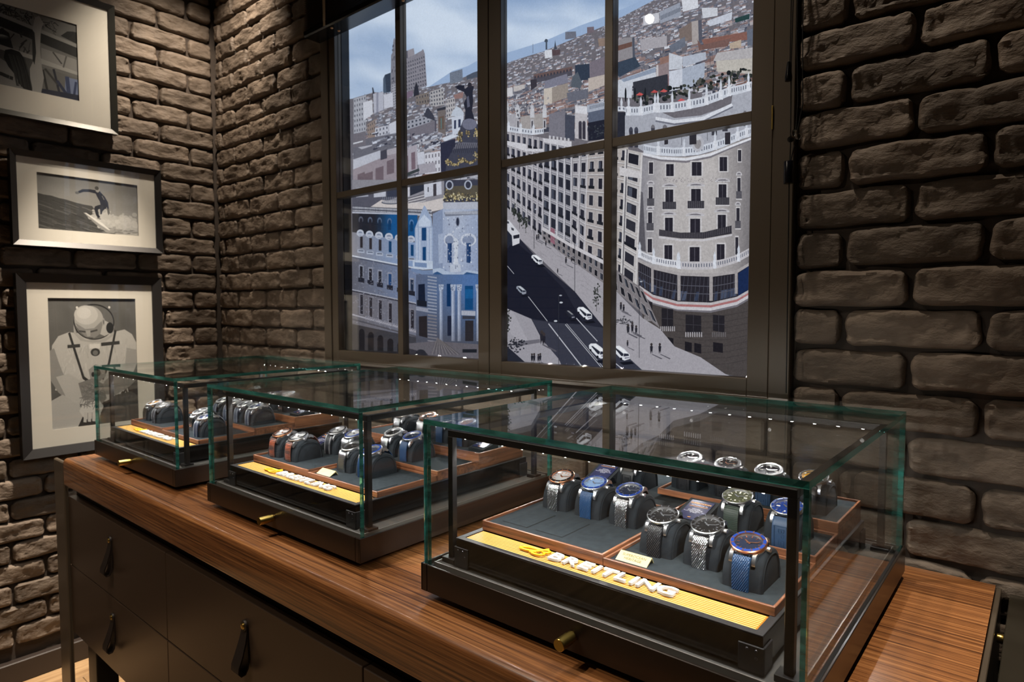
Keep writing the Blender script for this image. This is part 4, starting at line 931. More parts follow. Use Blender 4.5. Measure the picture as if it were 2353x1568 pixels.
def watch(x, y, z, label, group, metal='steel', insert='black', dial='black', strap='knit', smat='steel_knit', chrono=False, numerals=False, yaw=0.0, bezel_metal=None, plain_bezel=False):
    t = thing('wristwatch', (x, y, z), label, 'watch', group); t.rotation_euler = (0, 0, yaw)
    h = dict(loc=(0, HY, HZ), rot=(TILT, 0, 0)); mt = M[metal]; bmt = M[bezel_metal or metal]
    link('case', CASE, M['steel'], t, **h); link('lugs', LUGF, M['steel'], t, **h); link('lugs', LUGF, M['steel'], t, (0, HY, HZ), (TILT, 0, PI)) if False else None
    l2 = link('lugs', LUGF, M['steel'], t, (0, HY, HZ)); l2.rotation_euler = (Matrix.Rotation(TILT, 3, 'X') @ Matrix.Rotation(PI, 3, 'Z')).to_euler()
    bz = link('bezel', BEZEL, bmt, t, **h)
    if not plain_bezel:
        link('bezel_insert', INSERT, DC[insert], bz); link('bezel_markers', BMARK, bmt, bz)
    link('inner_ring', RING, M['steel'], t, **h)
    d = link('dial', DIAL, DC[dial], t, **h)
    link('hour_markers', DMARK, mt if dial != 'green' else DC['white'], d)
    if numerals: link('hour_numerals', NUMD, DC['white'], d)
    if chrono: link('sub_dials', SUBD, DC['silver'] if dial != 'silver' else DC['navy'], d)
    hm = M['rose'] if metal == 'rose' else M['steel']
    link('hour_hand', HOURH, hm, t, **h); link('minute_hand', MINH, hm, t, **h)
    link('crystal', CRYST, M['crystal'], t, **h); link('crown', CROWN, M['steel'], t, **h)
    if chrono: link('pushers', PUSH, M['steel'], t, **h)
    s = link('strap', STR[strap], SM[smat], t)
    if strap == 'leather': link('stitching', STITCH, SM['white_thread'], s)
    if strap == 'rubber':
        link('embossed_frame', FRAME, SM[smat], s); link('embossed_letters', EMBO, SM[smat], s, (0.0005, -0.0412, 0.028), (PI/2, PI/2, 0))
    return t
def info_plate(x, y, z, label, w=0.050, d=0.075, tilt=0.34, bright=False, small=False):
    """suede covered sloping holder with a dark blue card"""
    t = thing('information_plate', (x, y, z), label, 'sign')
    h = d*math.tan(tilt); MB().prism([(-d/2, 0), (d/2, 0), (d/2, h+0.006), (-d/2, 0.006)], -w/2, w/2).obj('holder', M['felt_dark'], t)
    c = empty('card', (0, 0, 0.0066+h/2), t); c.rotation_euler = (tilt, 0, 0)
    bw, bl_ = w-0.012, d/math.cos(tilt)-0.014
    MB().box(-bw/2, bw/2, -bl_/2, bl_/2, 0, 0.0006).obj('card_face', M['card_blue'], c)
    zz = 0.0009
    link('lettering', T_OR1, M['card_orange'], c, (0, bl_*0.34, zz)); link('lettering', T_OR2, M['card_white'], c, (0, bl_*0.24, zz))
    MB().box(-bw*0.4, bw*0.4, bl_*0.17, bl_*0.17+0.0006, 0.0006, zz).obj('rule', M['card_orange'], c)
    link('lettering', T_BODY, M['card_white'], c, (0, -bl_*0.06, zz))
    link('emblem', EMB, M['card_orange'], c, (0, -bl_*0.40, zz), (0, 0, 0), (0.10, 0.10, 0.1))
    return t
M['card_blue'] = plain('navy_card', srgb(38, 42, 78), 0.16, coat=0.6); M['card_orange'] = plain('orange_print', srgb(240, 160, 50), 0.5); M['card_white'] = plain('white_print', srgb(228, 228, 236), 0.5)
T_OR1 = text_mesh('SUPEROCEAN', 0.0054, 0.0, 0.00012); T_OR2 = text_mesh('AUTOMATIC 44', 0.0038, 0.0, 0.0)
T_BODY = text_mesh('Selfwinding\nmechanical 3-hands\nBreitling Caliber 17\nPower reserve approx. 38 h\n\u00d8 44mm', 0.0030, 0.0, 0.0)
T_CARD = text_mesh('SUPEROCEAN\nHERITAGE', 0.0062)
def tent_card(x, y, z, label, text=True):
    t = thing('brass_card', (x, y, z), label, 'sign')
    MB().prism([(-0.0115, 0.0), (-0.0105, 0.0), (0.004, 0.0068), (0.0085, 0.0), (0.0095, 0.0), (0.0048, 0.0084), (0.0035, 0.0087)], -0.0235, 0.0235).obj('folded_plate', M['brass_card'], t)
    if text: link('lettering', T_CARD, M['card_ink'], t, (0, -0.0040, 0.0047), (math.atan2(0.0087, 0.015), 0, 0), (0.92, 0.95, 1))
    return t
M['card_ink'] = plain('engraved_ink', srgb(74, 62, 36), 0.6)

# ------------------------------------------------------------------ furnish the three cases
ZPT = ZP1+0.0008
ZA, ZBt, ZC, ZD, ZE = up(-0.334), up(-0.338), up(-0.3295), up(-0.3145), up(-0.325)
LIP = 0.004
X3, X2, X1 = -0.729, -1.441, -2.168
c3 = display_case(X3, 'glass display case nearest the right end of the worktop, beside the bare brick')
c2 = display_case(X2, 'middle glass display case on the walnut worktop, with the orange striped watch straps')
c1 = display_case(X1, 'glass display case beside the framed astronaut photograph')
platform(X3, 'black display platform with gold strip and white letters in the right glass case')
platform(X2, 'black display platform with gold strip and white letters in the middle glass case')
platform(X1, 'black display platform with gold strip and white letters in the case by the astronaut photograph')
def put(x, y, z, where, label, group=None, **k):
    cushion(x, y, z, 'slate suede watch cushion '+where, 'suede watch cushions '+where)
    watch(x, y, z, label, group, **k)
# --- right case
XA0, XA1, XB1 = X3+0.053, X3+0.2745, X3+0.502
A3 = tray(XA0, XA1, 0.7335, 0.9535, ZA, ZPT, 'walnut tray with two loose suede lids and three mesh strap watches')
B3 = tray(XA1+0.0005, XB1, 0.7335, 0.8975, ZBt, ZPT, 'low walnut tray with brass name card in the right case')
C3 = tray(XA1+0.0005, XB1, 0.898, 1.0130, ZC, ZPT, 'walnut tray holding the olive green watch')
E3 = tray(XA0, XA1, 0.9545, 1.1600, ZE, ZPT, 'walnut tray behind the three mesh strap watches in the right case')
D3 = tray(X3+0.212, XB1, 1.0135, 1.1600, ZD, up(-0.3249), 'raised walnut tray along the back of the right case')
w_ = WORLD[D3.name]; o = MB().box(XA1+0.0008, XB1, 1.0135, 1.1600, ZPT, up(-0.325), 0.0005).obj('riser', M['walnut_x'], D3, 30); o.location = tuple(-v for v in w_)
z = ZA-LIP
lid(A3, X3+0.0975, 0.797, z); lid(A3, X3+0.1635, 0.797, z)
for i, (lab, kw) in enumerate((('steel mesh watch with rose gold rimmed black bezel and silver dial', dict(bezel_metal='rose', insert='black', dial='silver', metal='rose')),
                               ('blue bezel watch on a blue mesh strap between two steel mesh watches', dict(insert='blue', dial='steelblue', smat='blue_rubber')),
                               ('blue bezel watch with blue dial on a steel mesh bracelet, beside the olive green watch', dict(insert='blue', dial='navy')))):
    put(X3+0.1005+i*0.0652, 0.894, z, 'in the tray with loose lids', lab, **kw)
z = ZBt-LIP
tent_card(XA1+0.0345, 0.7600, z, 'folded brass card engraved with two words in the right case')
put(X3+0.3215, 0.8280, z, 'behind the brass name card', 'black bezel watch on a black rubber mesh strap', insert='black', dial='black', smat='black_rubber')
put(X3+0.3865, 0.8290, z, 'behind the brass name card', 'black bezel watch with black dial on a steel mesh bracelet in the low tray', insert='black', dial='black')
put(X3+0.4520, 0.7990, z, 'behind the brass name card', 'blue watch with rose gold rim on a blue mesh strap', bezel_metal='rose', metal='rose', insert='blue', dial='navy', smat='blue_rubber')
z = ZC-LIP
info_plate(X3+0.3100, 0.9520, z, 'dark blue information card in suede holder beside the olive green watch', tilt=0.20)
put(X3+0.3790, 0.9560, z, 'in the tray with the olive green watch', 'olive green watch on a ribbed green rubber strap', insert='green', dial='green', strap='ribbed', smat='green_rubber', numerals=True)
put(X3+0.4520, 0.9500, z, 'in the tray with the olive green watch', 'blue watch with white numerals on an embossed blue rubber strap', insert='blue', dial='blue', strap='rubber', smat='steelblue_rubber', numerals=True)
z = ZE-LIP
info_plate(X3+0.0880, 1.0420, z, 'dark blue information card in suede holder behind the mesh strap watches')
put(X3+0.1580, 1.0400, z, 'beside the rear information card', 'watch on an embossed black rubber strap behind the mesh strap watches', insert='black', dial='black', strap='rubber', smat='black_rubber')
z = ZD-LIP
for i, (lab, kw) in enumerate((('plain black dial watch on embossed black strap in the raised rear tray', dict(insert='black', dial='black', smat='black_rubber', metal='steel')),
                               ('black dial watch with copper markers on black rubber strap in the raised rear tray', dict(insert='black', dial='black', smat='black_rubber', metal='rose', bezel_metal='steel')),
                               ('navy dial watch on an embossed slate blue rubber strap in the raised rear tray', dict(insert='navy', dial='navy', smat='steelblue_rubber')),
                               ('yellow dial watch on black rubber strap at the open corner of the raised rear tray', dict(insert='black', dial='yellow', smat='black_rubber')))):
    put(X3+0.2445+i*0.0690, 1.0840, z, 'in the raised rear tray of the right case', lab, strap='rubber', plain_bezel=(i < 3), numerals=True, **kw)
# --- middle case
XA0, XA1, XB1 = X2+0.053, X2+0.2745, X2+0.502
A2 = tray(XA0, XA1, 0.7335, 0.9330, ZA, ZPT, 'walnut tray with orange striped strap watches')
B2 = tray(XA1+0.0005, XB1, 0.7335, 0.8850, ZBt, ZPT, 'low walnut tray with blank folded brass card in the middle case')
C2 = tray(X2+0.180, XB1, 0.8855, 1.0080, ZC, ZPT if False else up(-0.3338), 'walnut tray in the middle row of the middle case')
w_ = WORLD[C2.name]; o = MB().box(XA1+0.0008, XB1, 0.8858, 1.0080, ZPT, up(-0.334), 0.0005).obj('riser', M['walnut_x'], C2, 30); o.location = tuple(-v for v in w_)
D2 = tray(X2+0.070, XB1, 1.0085, 1.1600, ZD, ZPT, 'raised walnut tray along the back of the middle case')
z = ZA-LIP
put(X2+0.0920, 0.7960, z, 'in the tray of striped straps', 'rose gold rimmed watch on an orange and black striped strap', bezel_metal='rose', metal='rose', insert='black', dial='silver', strap='ribbed', smat='orange_rib')
put(X2+0.1590, 0.7960, z, 'in the tray of striped straps', 'steel watch on an orange and black striped strap', insert='black', dial='silver', strap='ribbed', smat='orange_rib')
info_plate(X2+0.0920, 0.8900, z, 'dark blue information card behind the orange striped straps', d=0.070)
put(X2+0.1670, 0.8940, z, 'in the tray of striped straps', 'steel watch with silver dial on a stitched black leather strap', insert='black', dial='silver', strap='leather', smat='black_leather')
put(X2+0.2300, 0.8940, z, 'in the tray of striped straps', 'blue bezel watch with steel mesh bracelet beside the black leather strap', insert='blue', dial='silver')
z = ZBt-LIP
tent_card(XA1+0.032, 0.7600, z, 'blank folded brass card in the middle case', False)
put(X2+0.3180, 0.8250, z, 'behind the blank brass card', 'black bezel watch on a steel mesh bracelet behind the blank brass card', insert='black', dial='black')
put(X2+0.3840, 0.8250, z, 'behind the blank brass card', 'blue bezel watch on a blue mesh strap behind the blank brass card', insert='blue', dial='navy', smat='blue_rubber')
lid(B2, X2+0.455, 0.7720, z, 0.052, 0.055)
z = ZC-LIP
put(X2+0.3040, 0.9480, z, 'in the middle tray of the middle case', 'black dial watch on a steel mesh bracelet in the middle tray', insert='silver', dial='black')
put(X2+0.3690, 0.9480, z, 'in the middle tray of the middle case', 'blue bezel watch on a pale blue mesh strap in the middle tray', insert='blue', dial='navy', smat='blue_rubber')
z = ZD-LIP
put(X2+0.1950, 1.0750, z, 'in the raised rear tray of the middle case', 'steel watch with silver dial on mesh bracelet, end of the raised rear row', insert='black', dial='silver')
put(X2+0.2700, 1.0850, z, 'in the raised rear tray of the middle case', 'rose gold rimmed watch on a steel mesh bracelet in the raised rear row', insert='black', dial='black', bezel_metal='rose', metal='rose')
put(X2+0.3380, 1.0850, z, 'in the raised rear tray of the middle case', 'pale dial watch on a blue strap in the raised rear row', insert='silver', dial='silver', smat='blue_rubber')
put(X2+0.4040, 1.0850, z, 'in the raised rear tray of the middle case', 'copper dial watch on a blue strap in the raised rear row', insert='blue', dial='copper', smat='blue_rubber')
info_plate(X2+0.4680, 1.0600, z, 'small dark blue information card at the end of the raised rear row', 0.046, 0.05, 0.2)
# --- case by the photograph
XA0, XA1, XB1 = X1+0.053, X1+0.2745, X1+0.502
A1 = tray(XA0, XA1, 0.7335, 0.9330, ZA, ZPT, 'walnut tray with amber dial watch by the astronaut photograph')
B1 = tray(XA1+0.0005, XB1, 0.7335, 0.8850, ZBt, ZPT, 'low walnut tray of steel watches by the astronaut photograph')
C1 = tray(X1+0.180, XB1, 0.8855, 1.0080, ZC, up(-0.3338), 'walnut tray of three blue leather strap watches')
w_ = WORLD[C1.name]; o = MB().box(XA1+0.0008, XB1, 0.8858, 1.0080, ZPT, up(-0.334), 0.0005).obj('riser', M['walnut_x'], C1, 30); o.location = tuple(-v for v in w_)
D1 = tray(X1+0.070, XB1, 1.0085, 1.1600, ZD, ZPT, 'raised walnut tray along the back of the case by the photograph')
z = ZA-LIP
put(X1+0.0840, 0.8000, z, 'beside the amber dial watch', 'steel chronograph with amber dial on a steel link bracelet', insert='silver', dial='orange', strap='links', smat='steel_link', chrono=True)
put(X1+0.1510, 0.8000, z, 'beside the amber dial watch', 'steel watch with grey dial on a stitched black leather strap beside the amber dial', insert='silver', dial='silver', strap='leather', smat='black_leather', plain_bezel=True)
lid(A1, X1+0.226, 0.79, z)
z = ZBt-LIP
put(X1+0.3320, 0.8280, z, 'in the low tray by the photograph', 'steel chronograph with silver dial on a link bracelet in the low tray', insert='silver', dial='silver', strap='links', smat='steel_link', chrono=True)
put(X1+0.4350, 0.7960, z, 'in the low tray by the photograph', 'steel chronograph with blue dial on a stitched blue leather strap in the low tray', insert='silver', dial='blue', strap='leather', smat='navy_leather', chrono=True)
z = ZC-LIP
put(X1+0.2200, 0.9480, z, 'in the tray of blue leather straps', 'steel chronograph on stitched blue leather strap, first in the row of blue straps', insert='silver', dial='navy', strap='leather', smat='navy_leather', chrono=True)
for i, lab in enumerate(('second in the row of blue straps', 'third in the row of blue straps', 'last in the row of blue straps, by the tray corner')):
    put(X1+0.2860+i*0.0660, 0.9480, z, 'in the tray of blue leather straps', 'chronograph on stitched blue leather, '+lab, insert='silver', dial=('silver', 'navy', 'blue')[i], strap='leather', smat='navy_leather', chrono=True)
z = ZD-LIP
for i, (lab, dl) in enumerate((('silver dial chronograph on steel links, first in the rear row by the photograph', 'silver'), ('black dial chronograph on steel links in the rear row by the photograph', 'black'), ('blue dial chronograph on steel links in the rear row by the photograph', 'blue'), ('copper dial chronograph on steel links, last in the rear row by the photograph', 'copper'))):
    put(X1+0.1500+i*0.0700, 1.0850, z, 'in the rear tray by the photograph', lab, insert='silver', dial=dl, strap='links', smat='steel_link', chrono=True)
info_plate(X1+0.4600, 1.0600, z, 'dark blue information card in the rear tray of the case by the photograph', 0.046, 0.055, 0.2)
# ================================================================== BACKLIT CITY PRINT BEHIND THE WINDOW
# the print was digitised from the photograph; pr() lays a digitised point on the flat sheet
def pr(x, y, k):
    d = (x-1176.5)/F_PX*_rt-(y-784.0)/F_PX*_up+_fw; t = PYM/d[1]; return (d[0]*t, PYM-0.0002-k, EYE+d[2]*t)
MU = Print(pr, 1.0e-5, (740, -330, 1760, 930), 560); R5 = random.Random(21)
z3 = lambda *p: [(680+x/3.266, y/3.266) for x, y in p]
z4 = lambda *p: [(720+x/3.2674, 420+y/3.2674) for x, y in p]
z5 = lambda *p: [(1120+x/3.2667, y/3.2667) for x, y in p]
z6 = lambda *p: [(1380+x/3.266, y/3.266) for x, y in p]
z7 = lambda *p: [(1120+x/3.136, 400+y/3.136) for x, y in p]
z8 = lambda *p: [(1380+x/3.016, 400+y/3.016) for x, y in p]
def lev(x, y): return (y-713)/(x+595)           # slope of a level line of the sheet
def jit(c, a): d = R5.uniform(-a, a); return tuple(min(255, max(0, v+d)) for v in c)
def mixc(a, b, t): return tuple(a[i]+(b[i]-a[i])*t for i in range(3))
def bil(Q, u, v):
    a = (Q[0][0]+(Q[1][0]-Q[0][0])*u, Q[0][1]+(Q[1][1]-Q[0][1])*u); b = (Q[3][0]+(Q[2][0]-Q[3][0])*u, Q[3][1]+(Q[2][1]-Q[3][1])*u)
    return (a[0]+(b[0]-a[0])*v, a[1]+(b[1]-a[1])*v)
def sub(Q, u0, u1, v0, v1): return [bil(Q, u0, v0), bil(Q, u1, v0), bil(Q, u1, v1), bil(Q, u0, v1)]
def facade(Q, cols, rows, wall, win=(46, 48, 60), fx=0.5, fy=0.58, sill=True, ribs=None, balcony=0.0, ja=6):
    MU.poly(Q, wall)
    for i in range(cols):
        for j in range(rows):
            u0, u1 = (i+0.5-fx/2)/cols, (i+0.5+fx/2)/cols; v0, v1 = (j+0.5-fy/2)/rows, (j+0.5+fy/2)/rows
            MU.poly(sub(Q, u0-0.06/cols, u1+0.06/cols, v0-0.05/rows, v1+0.03/rows), jit(mixc(wall, (225, 225, 232), 0.35), ja))
            MU.poly(sub(Q, u0, u1, v0, v1), jit(win, ja+2))
            if R5.random() < 0.4: MU.poly(sub(Q, u0+0.05/cols, (u0+u1)/2, v0+0.05/rows, v1), jit(mixc(win, (130, 140, 160), 0.4), ja))
            if balcony and R5.random() < balcony: MU.poly(sub(Q, u0-0.12/cols, u1+0.12/cols, v1-0.16/rows, v1+0.02/rows), jit((36, 38, 46), 5))
        if sill: pass
    if sill:
        for j in range(1, rows): MU.poly(sub(Q, 0, 1, (j-0.045)/rows, (j+0.02)/rows), jit(mixc(wall, (235, 235, 240), 0.5), ja)); MU.poly(sub(Q, 0, 1, (j+0.02)/rows, (j+0.045)/rows), jit(mixc(wall, (40, 40, 50), 0.5), ja))
    if ribs:
        for i in range(cols+1): MU.poly(sub(Q, max(0, (i-0.10)/cols), min(1, (i+0.10)/cols), 0, 1), jit(ribs, ja)); MU.poly(sub(Q, min(1, (i+0.10)/cols), min(1, (i+0.16)/cols), 0, 1), jit(mixc(wall, (50, 50, 60), 0.6), ja))
# sky -----------------------------------------------------------------
def skyc(u, v):
    x, y = 740+u*1020, -330+v*760
    n = fbm(x*0.004+y*0.002, y*0.011-x*0.002, 4, 5); m = fbm(x*0.0016, y*0.004, 9, 3)
    t = min(1, max(0, 0.5+0.8*n+0.4*m+0.1*(y-100)/300)); return mixc((150, 174, 210), (214, 227, 246), t)
MU.tex = 0.0
MU.grid(lambda u, v: (740+u*1020, -330+v*760), skyc, 70, 48)
MU.poly([(740, 430), (1760, 430), (1760, 930), (740, 930)], (96, 94, 102))
MU.poly([(985, 200), (1040, 163), (1075, 152), (1100, 138), (1163, 122), (1250, 95), (1330, 60), (1390, 38), (1460, 8), (1520, -30), (1735, -140), (1735, 60), (1163, 160), (985, 212)], (158, 180, 214))
MU.tex = 0.6
MU.poly([(740, 236), (816, 226), (816, 930), (740, 930)], (112, 110, 120))
HOR = [(812, 226), (860, 212), (905, 214), (985, 200), (1040, 188), (1103, 163), (1163, 146), (1210, 130), (1250, 118), (1330, 84), (1400, 55), (1450, 28), (1500, 2), (1560, -30), (1735, -110)]
MU.poly(HOR+[(1735, 460), (812, 460)], (116, 112, 120))
def hor(x):
    for (a, b) in zip(HOR[:-1], HOR[1:]):
        if a[0] <= x <= b[0]: return a[1]+(b[1]-a[1])*(x-a[0])/(b[0]-a[0])
    return 226
items = []
for k in range(3600):
    x = R5.uniform(812, 1730); t = R5.random()**1.25; low = 425 if x < 1110 else (300 if x < 1400 else 215)
    y = hor(x)+(low-hor(x))*t; items.append((t, x, y))
items.sort()
for (t, x, y) in items:
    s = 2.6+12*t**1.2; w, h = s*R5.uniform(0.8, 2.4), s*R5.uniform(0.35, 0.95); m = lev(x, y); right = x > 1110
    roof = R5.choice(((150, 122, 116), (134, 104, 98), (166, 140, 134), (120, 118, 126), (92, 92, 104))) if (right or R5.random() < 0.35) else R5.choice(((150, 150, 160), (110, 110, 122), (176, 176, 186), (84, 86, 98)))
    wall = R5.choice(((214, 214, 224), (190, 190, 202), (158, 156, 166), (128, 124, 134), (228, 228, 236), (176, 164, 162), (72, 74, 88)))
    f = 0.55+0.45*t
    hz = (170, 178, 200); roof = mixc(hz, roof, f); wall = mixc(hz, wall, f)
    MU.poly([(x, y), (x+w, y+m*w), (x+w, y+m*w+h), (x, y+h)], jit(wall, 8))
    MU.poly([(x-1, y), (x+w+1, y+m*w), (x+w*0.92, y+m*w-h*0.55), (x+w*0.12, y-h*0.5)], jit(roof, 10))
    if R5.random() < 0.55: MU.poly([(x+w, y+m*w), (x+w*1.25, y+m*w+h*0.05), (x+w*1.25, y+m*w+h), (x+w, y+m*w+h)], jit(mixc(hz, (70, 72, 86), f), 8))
    if s > 6 and R5.random() < 0.7:
        for i in range(int(w/3.4)):
            xx = x+1.2+i*3.4; MU.poly([(xx, y+m*(xx-x)+h*0.25), (xx+1.4, y+m*(xx-x)+h*0.25), (xx+1.4, y+m*(xx-x)+h*0.62), (xx, y+m*(xx-x)+h*0.62)], jit((60, 62, 76), 8))
    if R5.random() < 0.12: MU.line([(x+w*0.5, y), (x+w*0.5, y-s*R5.uniform(0.6, 1.6))], 0.9, (70, 72, 86))
# left window: skyline ---------------------------------------------------
MU.poly(z3((655, 592), (668, 562), (712, 545), (712, 690), (655, 700)), (60, 70, 88)); MU.poly(z3((655, 592), (668, 562), (680, 690), (655, 700)), (84, 98, 118))
T = (134, 134, 146)
MU.poly(z3((733, 300), (741, 282), (745, 300), (752, 278), (757, 310), (764, 320), (772, 800), (735, 815), (712, 690), (716, 415), (726, 396)), T)
for k in range(26): x = R5.uniform(718, 762); y = R5.uniform(320, 640); MU.poly(z3((x, y), (x+5, y-2), (x+5, y+14), (x, y+16)), jit((82, 84, 98), 12))
facade(z3((716, 640), (768, 620), (772, 800), (735, 815)), 3, 9, (168, 168, 180), (110, 112, 124), 0.6, 0.5, False)
MU.poly(z3((800, 382), (808, 376), (812, 446), (832, 440), (820, 386), (885, 362), (892, 410), (945, 380), (950, 370), (958, 372), (968, 405), (984, 645), (930, 665), (805, 692), (800, 500)), (140, 138, 150))
MU.poly(z3((832, 440), (820, 386), (885, 362), (892, 410)), (156, 152, 162)); MU.poly(z3((820, 386), (838, 380), (842, 436), (832, 440)), (98, 98, 112))
Q = z3((806, 470), (968, 412), (984, 645), (808, 692))
for i in range(10):
    for j in range(8):
        if R5.random() < 0.9: MU.poly(sub(Q, (i+0.3)/10, (i+0.68)/10, (j+0.25)/8, (j+0.72)/8), jit((76, 78, 92), 8))
for j in (2.05, 4.1, 6.1): MU.poly(sub(Q, 0, 1, j/8, (j+0.1)/8), (172, 170, 180))
facade(z3((1155, 547), (1250, 518), (1253, 606), (1158, 632)), 8, 7, (122, 132, 150), (84, 92, 110), 0.55, 0.5, False)
MU.poly(z3((1280, 570), (1330, 545), (1378, 530), (1378, 575), (1282, 600)), (84, 92, 108))
MU.poly(z3((882, 728), (888, 670), (903, 612), (918, 650), (926, 712)), (50, 52, 64)); MU.poly(z3((800, 700), (880, 680), (880, 720), (800, 760)), (128, 112, 132))
MU.poly(z3((574, 735), (576, 690), (572, 660), (580, 655), (588, 690), (590, 735)), (56, 60, 74))
facade(z3((436, 742), (528, 716), (528, 985), (436, 1005)), 5, 7, (176, 178, 190), (86, 88, 102), 0.4, 0.5, False)
MU.poly(z3((508, 770), (576, 752), (580, 855), (512, 905)), (214, 216, 228)); MU.poly(z3((582, 705), (660, 690), (660, 825), (590, 850)), (186, 188, 204)); MU.poly(z3((662, 715), (730, 695), (732, 800), (664, 820)), (206, 208, 222)); MU.poly(z3((606, 700), (622, 695), (622, 840), (606, 846)), (150, 152, 170))
facade(z3((540, 935), (600, 895), (602, 1110), (545, 1090)), 4, 5, (150, 134, 128), (80, 74, 78), 0.45, 0.5, False)
facade(z3((598, 965), (700, 940), (700, 1075), (600, 1110)), 4, 4, (196, 198, 212), (96, 98, 112), 0.4, 0.5, False)
facade(z3((806, 915), (1005, 870), (1012, 920), (806, 985)), 7, 2, (164, 166, 180), (74, 78, 92), 0.5, 0.5, False)
MU.poly(z3((702, 932), (766, 902), (770, 1062), (702, 1042)), (208, 210, 224)); MU.poly(z3((808, 988), (1050, 905), (1052, 985), (808, 1118)), (122, 118, 130)); MU.poly(z3((1046, 905), (1060, 900), (1060, 985), (1048, 990)), (90, 88, 102))
MU.poly(z3((965, 870), (985, 815), (1000, 812), (1040, 870), (1050, 910), (975, 880)), (66, 68, 82))
MU.poly(z3((1066, 815), (1125, 805), (1128, 1010), (1070, 990)), (120, 112, 112)); MU.poly(z3((1075, 880), (1115, 870), (1116, 970), (1080, 975)), (108, 92, 86)); MU.line(z3((1094, 890), (1094, 965)), 2.2, (96, 128, 130)); MU.poly(z3((1062, 818), (1128, 800), (1128, 822), (1062, 836)), (56, 58, 70))
facade(z3((1128, 750), (1195, 735), (1200, 870), (1132, 890)), 4, 4, (186, 182, 186), (90, 88, 98), 0.5, 0.55, False); MU.poly(z3((1186, 715), (1262, 690), (1255, 735), (1196, 745)), (150, 120, 118))
facade(z3((1010, 690), (1110, 660), (1115, 790), (1015, 800)), 5, 4, (180, 178, 182), (86, 86, 98), 0.5, 0.55, False); facade(z3((900, 720), (1000, 690), (1004, 780), (904, 790)), 5, 2, (128, 118, 114), (78, 74, 78), 0.5, 0.5, False)
# roofs in front
MU.poly(z3((436, 1060), (760, 1000), (770, 1150), (436, 1230)), (112, 112, 124)); MU.poly(z3((436, 1010), (530, 985), (530, 1090), (436, 1110)), (120, 116, 126))
for k in range(90):
    x, y = R5.uniform(560, 1090), R5.uniform(1000, 1130); w = R5.uniform(8, 46); s_ = lev(680+x/3.266, y/3.266)
    MU.poly(z3((x, y), (x+w, y+s_*w), (x+w, y+s_*w+R5.uniform(4, 18)), (x, y+R5.uniform(4, 18))), jit(R5.choice(((206, 210, 226), (150, 154, 170), (90, 92, 108), (60, 62, 78), (186, 190, 206))), 8))
MU.poly(z3((436, 1075), (510, 1056), (508, 1066), (436, 1085)), (214, 216, 226)); MU.poly(z3((472, 1108), (580, 1088), (575, 1098), (500, 1122)), (186, 186, 198))
MU.poly(z3((436, 1200), (640, 1130), (642, 1190), (436, 1275)), (196, 198, 212)); MU.poly(z3((436, 1275), (642, 1190), (772, 1145), (775, 1368), (436, 1445)), (158, 148, 158))
for (a, b, c, d) in ((470, 525, 1300, 1430), (525, 585, 1295, 1400), (605, 665, 1255, 1390), (690, 745, 1200, 1310)): MU.poly(z3((a, c+12), (b, c-8), (b, d-10), (a, d+4)), (116, 102, 112))
MU.poly(z3((642, 1140), (690, 1120), (692, 1190), (642, 1205)), (72, 72, 86)); MU.poly(z3((690, 1130), (770, 1105), (772, 1150), (692, 1170)), (178, 172, 182))
MU.poly(z3((808, 1125), (915, 1085), (922, 1300), (808, 1330)), (176, 170, 182)); MU.poly(z3((822, 1180), (850, 1170), (852, 1305), (824, 1312)), (124, 106, 118)); MU.poly(z3((872, 1150), (902, 1140), (905, 1270), (875, 1278)), (124, 106, 118))
MU.poly(z3((918, 1150), (970, 1140), (972, 1230), (922, 1240)), (206, 208, 222)); facade(z3((972, 1155), (1092, 1135), (1095, 1300), (975, 1310)), 5, 3, (212, 212, 224), (120, 116, 128), 0.4, 0.5, False); MU.poly(z3((925, 1240), (1050, 1220), (1060, 1290), (930, 1310)), (170, 166, 178)); MU.poly(z3((826, 1305), (930, 1265), (936, 1285), (840, 1325)), (64, 70, 74))
MU.poly(z3((1092, 1078), (1205, 1042), (1200, 1100), (1145, 1200), (1132, 1290), (1096, 1300)), (50, 52, 72))
MU.poly(z3((1166, 872), (1180, 835), (1208, 798), (1240, 815), (1264, 850), (1262, 880)), (198, 206, 222)); MU.poly(z3((1172, 880), (1262, 868), (1262, 1000), (1178, 1012)), (206, 212, 228)); MU.poly(z3((1190, 905), (1206, 902), (1206, 968), (1190, 970)), (56, 64, 92)); MU.poly(z3((1222, 898), (1240, 895), (1240, 955), (1222, 960)), (56, 64, 92)); MU.poly(z3((1100, 1040), (1180, 1010), (1235, 1020), (1130, 1062)), (214, 220, 234))
# gilded dome and its winged figure
MU.poly(z3((1225, 660), (1248, 652), (1275, 668), (1295, 650), (1310, 640), (1340, 650), (1330, 700), (1335, 760), (1325, 830), (1345, 900), (1270, 900), (1275, 830), (1262, 780), (1285, 730), (1262, 690), (1205, 668)), (44, 46, 60)); MU.poly(z3((1195, 655), (1225, 640), (1270, 640), (1265, 665), (1225, 670)), (40, 42, 56))
MU.ell(*z3((1308, 640))[0], 5, 6, (52, 50, 60)); MU.poly(z3((1285, 730), (1300, 720), (1310, 800), (1290, 810)), (96, 98, 118))
MU.poly(z3((1240, 960), (1262, 905), (1305, 892), (1350, 905), (1382, 960), (1382, 1300), (1128, 1310), (1140, 1215), (1165, 1160), (1190, 1120), (1225, 1070)), (70, 72, 88))
MU.ell(*z3((1310, 935))[0], 17, 13, (118, 120, 140)); MU.poly(z3((1190, 1120), (1225, 1070), (1382, 1075), (1382, 1110)), (108, 108, 122))
for i in range(14): x = 1180+i*15; MU.line(z3((x+10, 1080), (x-6, 1150)), 1.3, (52, 54, 68))
